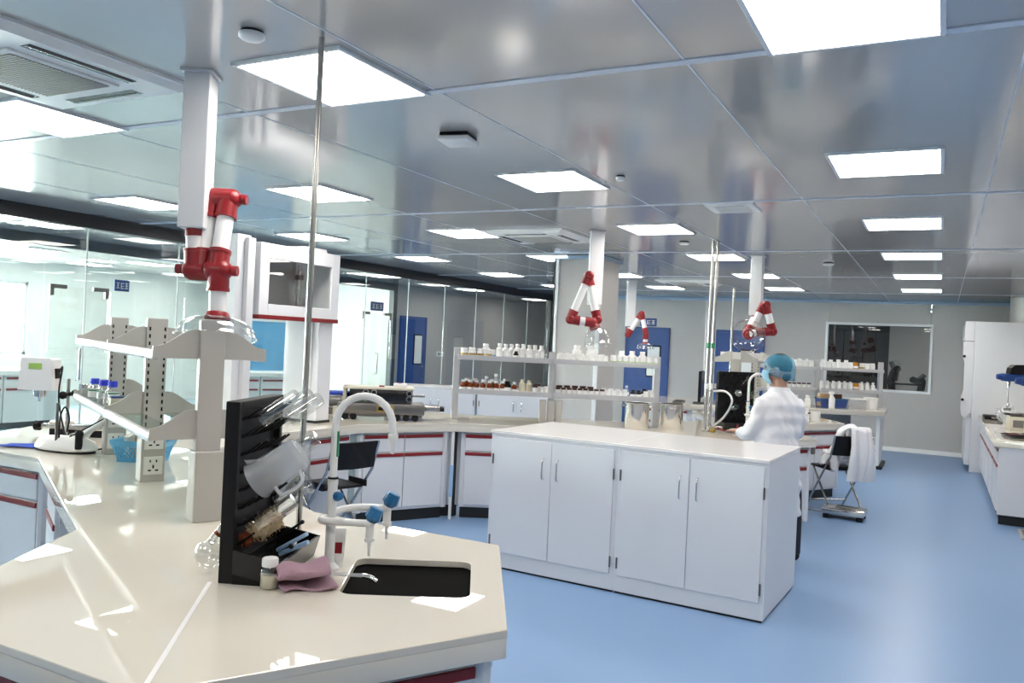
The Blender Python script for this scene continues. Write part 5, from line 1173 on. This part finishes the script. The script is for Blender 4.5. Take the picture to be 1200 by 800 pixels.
t = thing('white_bundle', 'crumpled white garment lying on the seat of the aisle folding chair', 'garment', tuple(CH2+Vector((0, .02, .456))), .4)
def bun(b):
    q = bmesh.ops.create_icosphere(b, subdivisions=4, radius=.13); rnd = random.Random(2)
    for v in q['verts']:
        n = v.co.normalized(); f = 1+.12*math.sin(9*n.x+4*n.z)+.09*math.sin(13*n.y+5*n.x)+.06*math.sin(21*n.z+9*n.y)
        v.co = Vector((n.x*.15*f, n.y*.13*f, max(0, (n.z+.8)*.10*f)))
simple('folds', bun, 'coat', t, 180); simple('sleeve', lambda b: tube(b, smooth_path([(-.08, -.05, .10), (-.16, -.10, .09), (-.19, -.13, .02)], 5), .035, 10), 'coat', t, 180)
# platform scale on the floor
t = thing('platform_scale', 'steel platform floor scale beside the aisle folding chair', 'scale', (-.80, 8.82, 0), math.radians(-3))
simple('platform', lambda b: box(b, -.19, .20, -.14, .15, .045, .10, .006), 'steel_bright', t, 40); simple('frame', lambda b: box(b, -.15, .16, -.1, .11, .025, .046), 'steel_dark', t)
for x in (-.15, .16):
    for y in (-.11, .12): simple('foot', lambda b: cyl(b, (x, y, 0), (x, y, .045), .03), 'black', t, 40)
simple('tread_plate', lambda b: box(b, -.08, .08, -.04, .05, .10, .104), 'steel_dark', t); simple('pole_bracket', lambda b: box(b, -.38, -.19, -.02, .03, .03, .045, .003), 'steel', t); simple('pole', lambda b: cyl(b, (-.36, .01, .03), (-.36, .01, .62), .016), 'steel', t, 40); simple('indicator', lambda b: box(b, -.46, -.30, -.03, .02, .60, .70, .008, ), 'steel_dark', t)

# ================================================================== the worker
def remeshed(name, build, m, voxel, parent=None, smooth_it=4, fine=None):
    bm = BM(); build(bm); o = ob('tmp', bm, m); rm = o.modifiers.new('r', 'REMESH'); rm.mode = 'VOXEL'; rm.voxel_size = voxel
    sm = o.modifiers.new('s', 'SMOOTH'); sm.iterations = smooth_it; sm.factor = .5
    me = bpy.data.meshes.new_from_object(o.evaluated_get(bpy.context.evaluated_depsgraph_get())); bpy.data.objects.remove(o)
    if fine:
        for v in me.vertices: v.co = fine(v.co.copy())
    for p in me.polygons: p.use_smooth = True
    q = bpy.data.objects.new(name, me); COL.objects.link(q)
    if parent: q.parent = parent
    return q
def ell(b, rings, n=24):
    loft(b, [[Vector((cx+rx*math.cos(2*PI*k/n), cy+ry*math.sin(2*PI*k/n), z)) for k in range(n)] for z, cx, cy, rx, ry in rings])
HC = Vector((0, .03, 1.485)); HT = Matrix.Translation(HC) @ Matrix.Rotation(math.radians(38), 4, 'Z') @ Matrix.Translation(-HC)
def turned(b, fn):
    n0 = set(b.verts); fn(); bmesh.ops.transform(b, matrix=HT, verts=[v for v in b.verts if v not in n0])
def body(b):
    ell(b, [(.86, 0, 0, .14, .10), (1.0, 0, 0, .13, .095), (1.15, 0, 0, .15, .10), (1.25, 0, 0, .165, .09), (1.31, 0, 0, .09, .065), (1.34, 0, 0, .06, .055)])
    tube(b, [(0, -.005, 1.28), (0, .01, 1.36), (0, .02, 1.44)], [.062, .056, .058], 16)
    turned(b, lambda: face(b))
    limbs(b)
def face(b):
    sphere(b, HC, .1, (.80, .98, 1.18), 24); sphere(b, HC+Vector((0, .055, -.065)), .055, (1, .9, .9), 16)
    for s in (-1, 1): sphere(b, HC+Vector((s*.083, -.005, -.015)), .03, (.4, .75, 1.1), 12)
    extr(b, [HC+Vector(p) for p in ((-.013, .085, -.03), (.013, .085, -.03), (.011, .118, -.028), (-.011, .118, -.028))], (0, -.012, .055))
def limbs(b):
    for s in (-1, 1):
        tube(b, [(s*.155, 0, 1.235), (s*.205, .05, 1.0), (s*.19, .16, .975), (s*.15, .28, .97)], [.052, .042, .036, .027], 12)
        # hand: palm, four fingers, thumb
        w = Vector((s*.15, .28, .97)); box(b, -.04, .04, 0, .085, -.013, .013, .006, Matrix.Translation(w))
        for k, ln in enumerate((.062, .074, .078, .068)):
            x = (.03-.02*k)*-s; tube(b, [w+Vector((x, .08, 0)), w+Vector((x*1.1, .08+ln*.55, -.008)), w+Vector((x*1.1, .08+ln, -.03))], [.0095, .009, .0075], 8)
        tube(b, [w+Vector((-s*.035, .02, 0)), w+Vector((-s*.065, .055, -.008)), w+Vector((-s*.07, .085, -.018))], [.012, .0105, .009], 8)
        x = s*.095 if s < 0 else .165; tube(b, [(s*.095, 0, .88), (x, .01, .5), (x, -.01, .28), (x, -.02, .06)], [.088, .062, .056, .038], 14)
        tube(b, [(x, -.05, .045), (x, .04, .04), (x, .14, .03)], [.04, .042, .03], 12)
WK = thing('person', 'person in white lab coat and blue hair cap standing at the bench, back turned', 'person', (-1.10, 6.60, 0), math.radians(48))
bd = remeshed('body', body, 'skin', .009, WK, 4)
def coat(b):
    ell(b, [(.36, 0, 0, .215, .165), (.55, 0, 0, .205, .155), (.78, 0, 0, .190, .145), (.95, 0, 0, .178, .132), (1.08, 0, 0, .188, .130), (1.20, 0, -.005, .192, .122), (1.27, 0, -.005, .165, .10), (1.305, 0, 0, .10, .078), (1.325, 0, .005, .075, .07), (1.335, 0, .005, .070, .066)])
    for s in (-1, 1): tube(b, smooth_path([(s*.145, -.005, 1.235), (s*.190, .0, 1.15), (s*.215, .045, 1.0), (s*.205, .12, .97), (s*.165, .24, .968)], 4), [.062]*2+[.062]*4+[.060]*4+[.056]*4+[.050]*3, 14)
def wr(v):
    f = .006*math.sin(31*v.z+9*v.x+7*math.sin(11*v.x))+.005*math.sin(26*v.x+15*v.z)+.004*math.sin(60*v.z+23*v.y)
    c = Vector((v.x, v.y, 0)); 
    return v+(c.normalized()*f if c.length > .02 else Vector())
ct = remeshed('lab_coat', coat, 'coat', .014, WK, 5, wr); ct['label'] = 'long white lab coat'
simple('collar', lambda b: ell(b, [(1.30, 0, 0, .093, .082), (1.338, 0, .004, .079, .074), (1.348, 0, .004, .077, .072), (1.345, 0, .004, .072, .067), (1.31, 0, 0, .075, .07)]), 'coat', WK, 60)
def trs(b):
    for s in (-1, 1):
        x = s*.095 if s < 0 else .165; tube(b, [(s*.1, 0, .75), (x, .008, .5), (x, -.008, .3), (x, -.018, .05)], [.098, .078, .075, .068], 16)
remeshed('trousers', trs, 'trousers', .012, WK, 3)
def shoes(b):
    for x in (-.095, .165): tube(b, [(x, -.075, .04), (x, -.03, .05), (x, .06, .045), (x, .15, .03), (x, .175, .025)], [.036, .05, .05, .042, .02], 14)
sh = remeshed('shoes', shoes, 'black', .010, WK, 2, lambda v: Vector((v.x, v.y, max(.0, v.z))))
def haircap(b):
    rings = []; n = 48
    for i in range(10):
        a = i/9*PI*.62; r = .112*math.sin(min(a*1.12, PI*.6))+.001; z = .112*math.cos(a)
        rings.append([HC+Vector((r*(1+.035*math.sin(k*PI/3+3*i)*(i > 2)+.05*math.sin(k*2.1)*(i > 5))*math.cos(2*PI*k/n)*.93, -.012+r*1.06*(1+.03*math.sin(k*1.3+i))*math.sin(2*PI*k/n), z+.008-.028*(1-math.sin(2*PI*k/n))*(i/9)**2)) for k in range(n)])
    rings.append([HC+(p-HC)*.90 for p in rings[-1]]); rings = [[HT @ p for p in r] for r in rings]
    loft(b, rings, False)
cp = simple('hair_cap', haircap, 'cap_fabric', WK, 180); cp['label'] = 'blue disposable hair cap'
simple('hair', lambda b: turned(b, lambda: (sphere(b, HC+Vector((0, -.008, .026)), .1, (.85, .99, .99), 20), sphere(b, HC+Vector((0, -.06, -.055)), .055, (1.15, .7, .75), 14))), 'hair', WK, 180)
def mask(b):
    n = 12; rr = []
    for i, (z, r, fw_) in enumerate(((-.012, .088, .028), (-.035, .092, .032), (-.07, .088, .03), (-.115, .066, .012))):
        rr.append([HC+Vector((r*math.sin(-1.35+2.7*k/n), r*math.cos(-1.35+2.7*k/n)*1.0+fw_, z)) for k in range(n+1)])
    vs = [[b.verts.new(HT @ p) for p in r] for r in rr]
    for i in range(3):
        for k in range(n): b.faces.new((vs[i][k], vs[i][k+1], vs[i+1][k+1], vs[i+1][k]))
mk = simple('face_mask', mask, 'mask', WK, 180); mk.modifiers.new('t', 'SOLIDIFY').thickness = .003
for s in (-1, 1): simple('mask_strap', lambda b: tube(b, [HT @ (HC+Vector((s*.086, .05, -.03))), HT @ (HC+Vector((s*.09, 0, -.02))), HT @ (HC+Vector((s*.088, -.02, .01)))], .002, 6), 'plastic_white', WK)
for s in (-1, 1): simple('eye', lambda b: sphere(b, HT @ (HC+Vector((s*.032, .083, .012))), .012, n=10), 'hair', WK, 180)
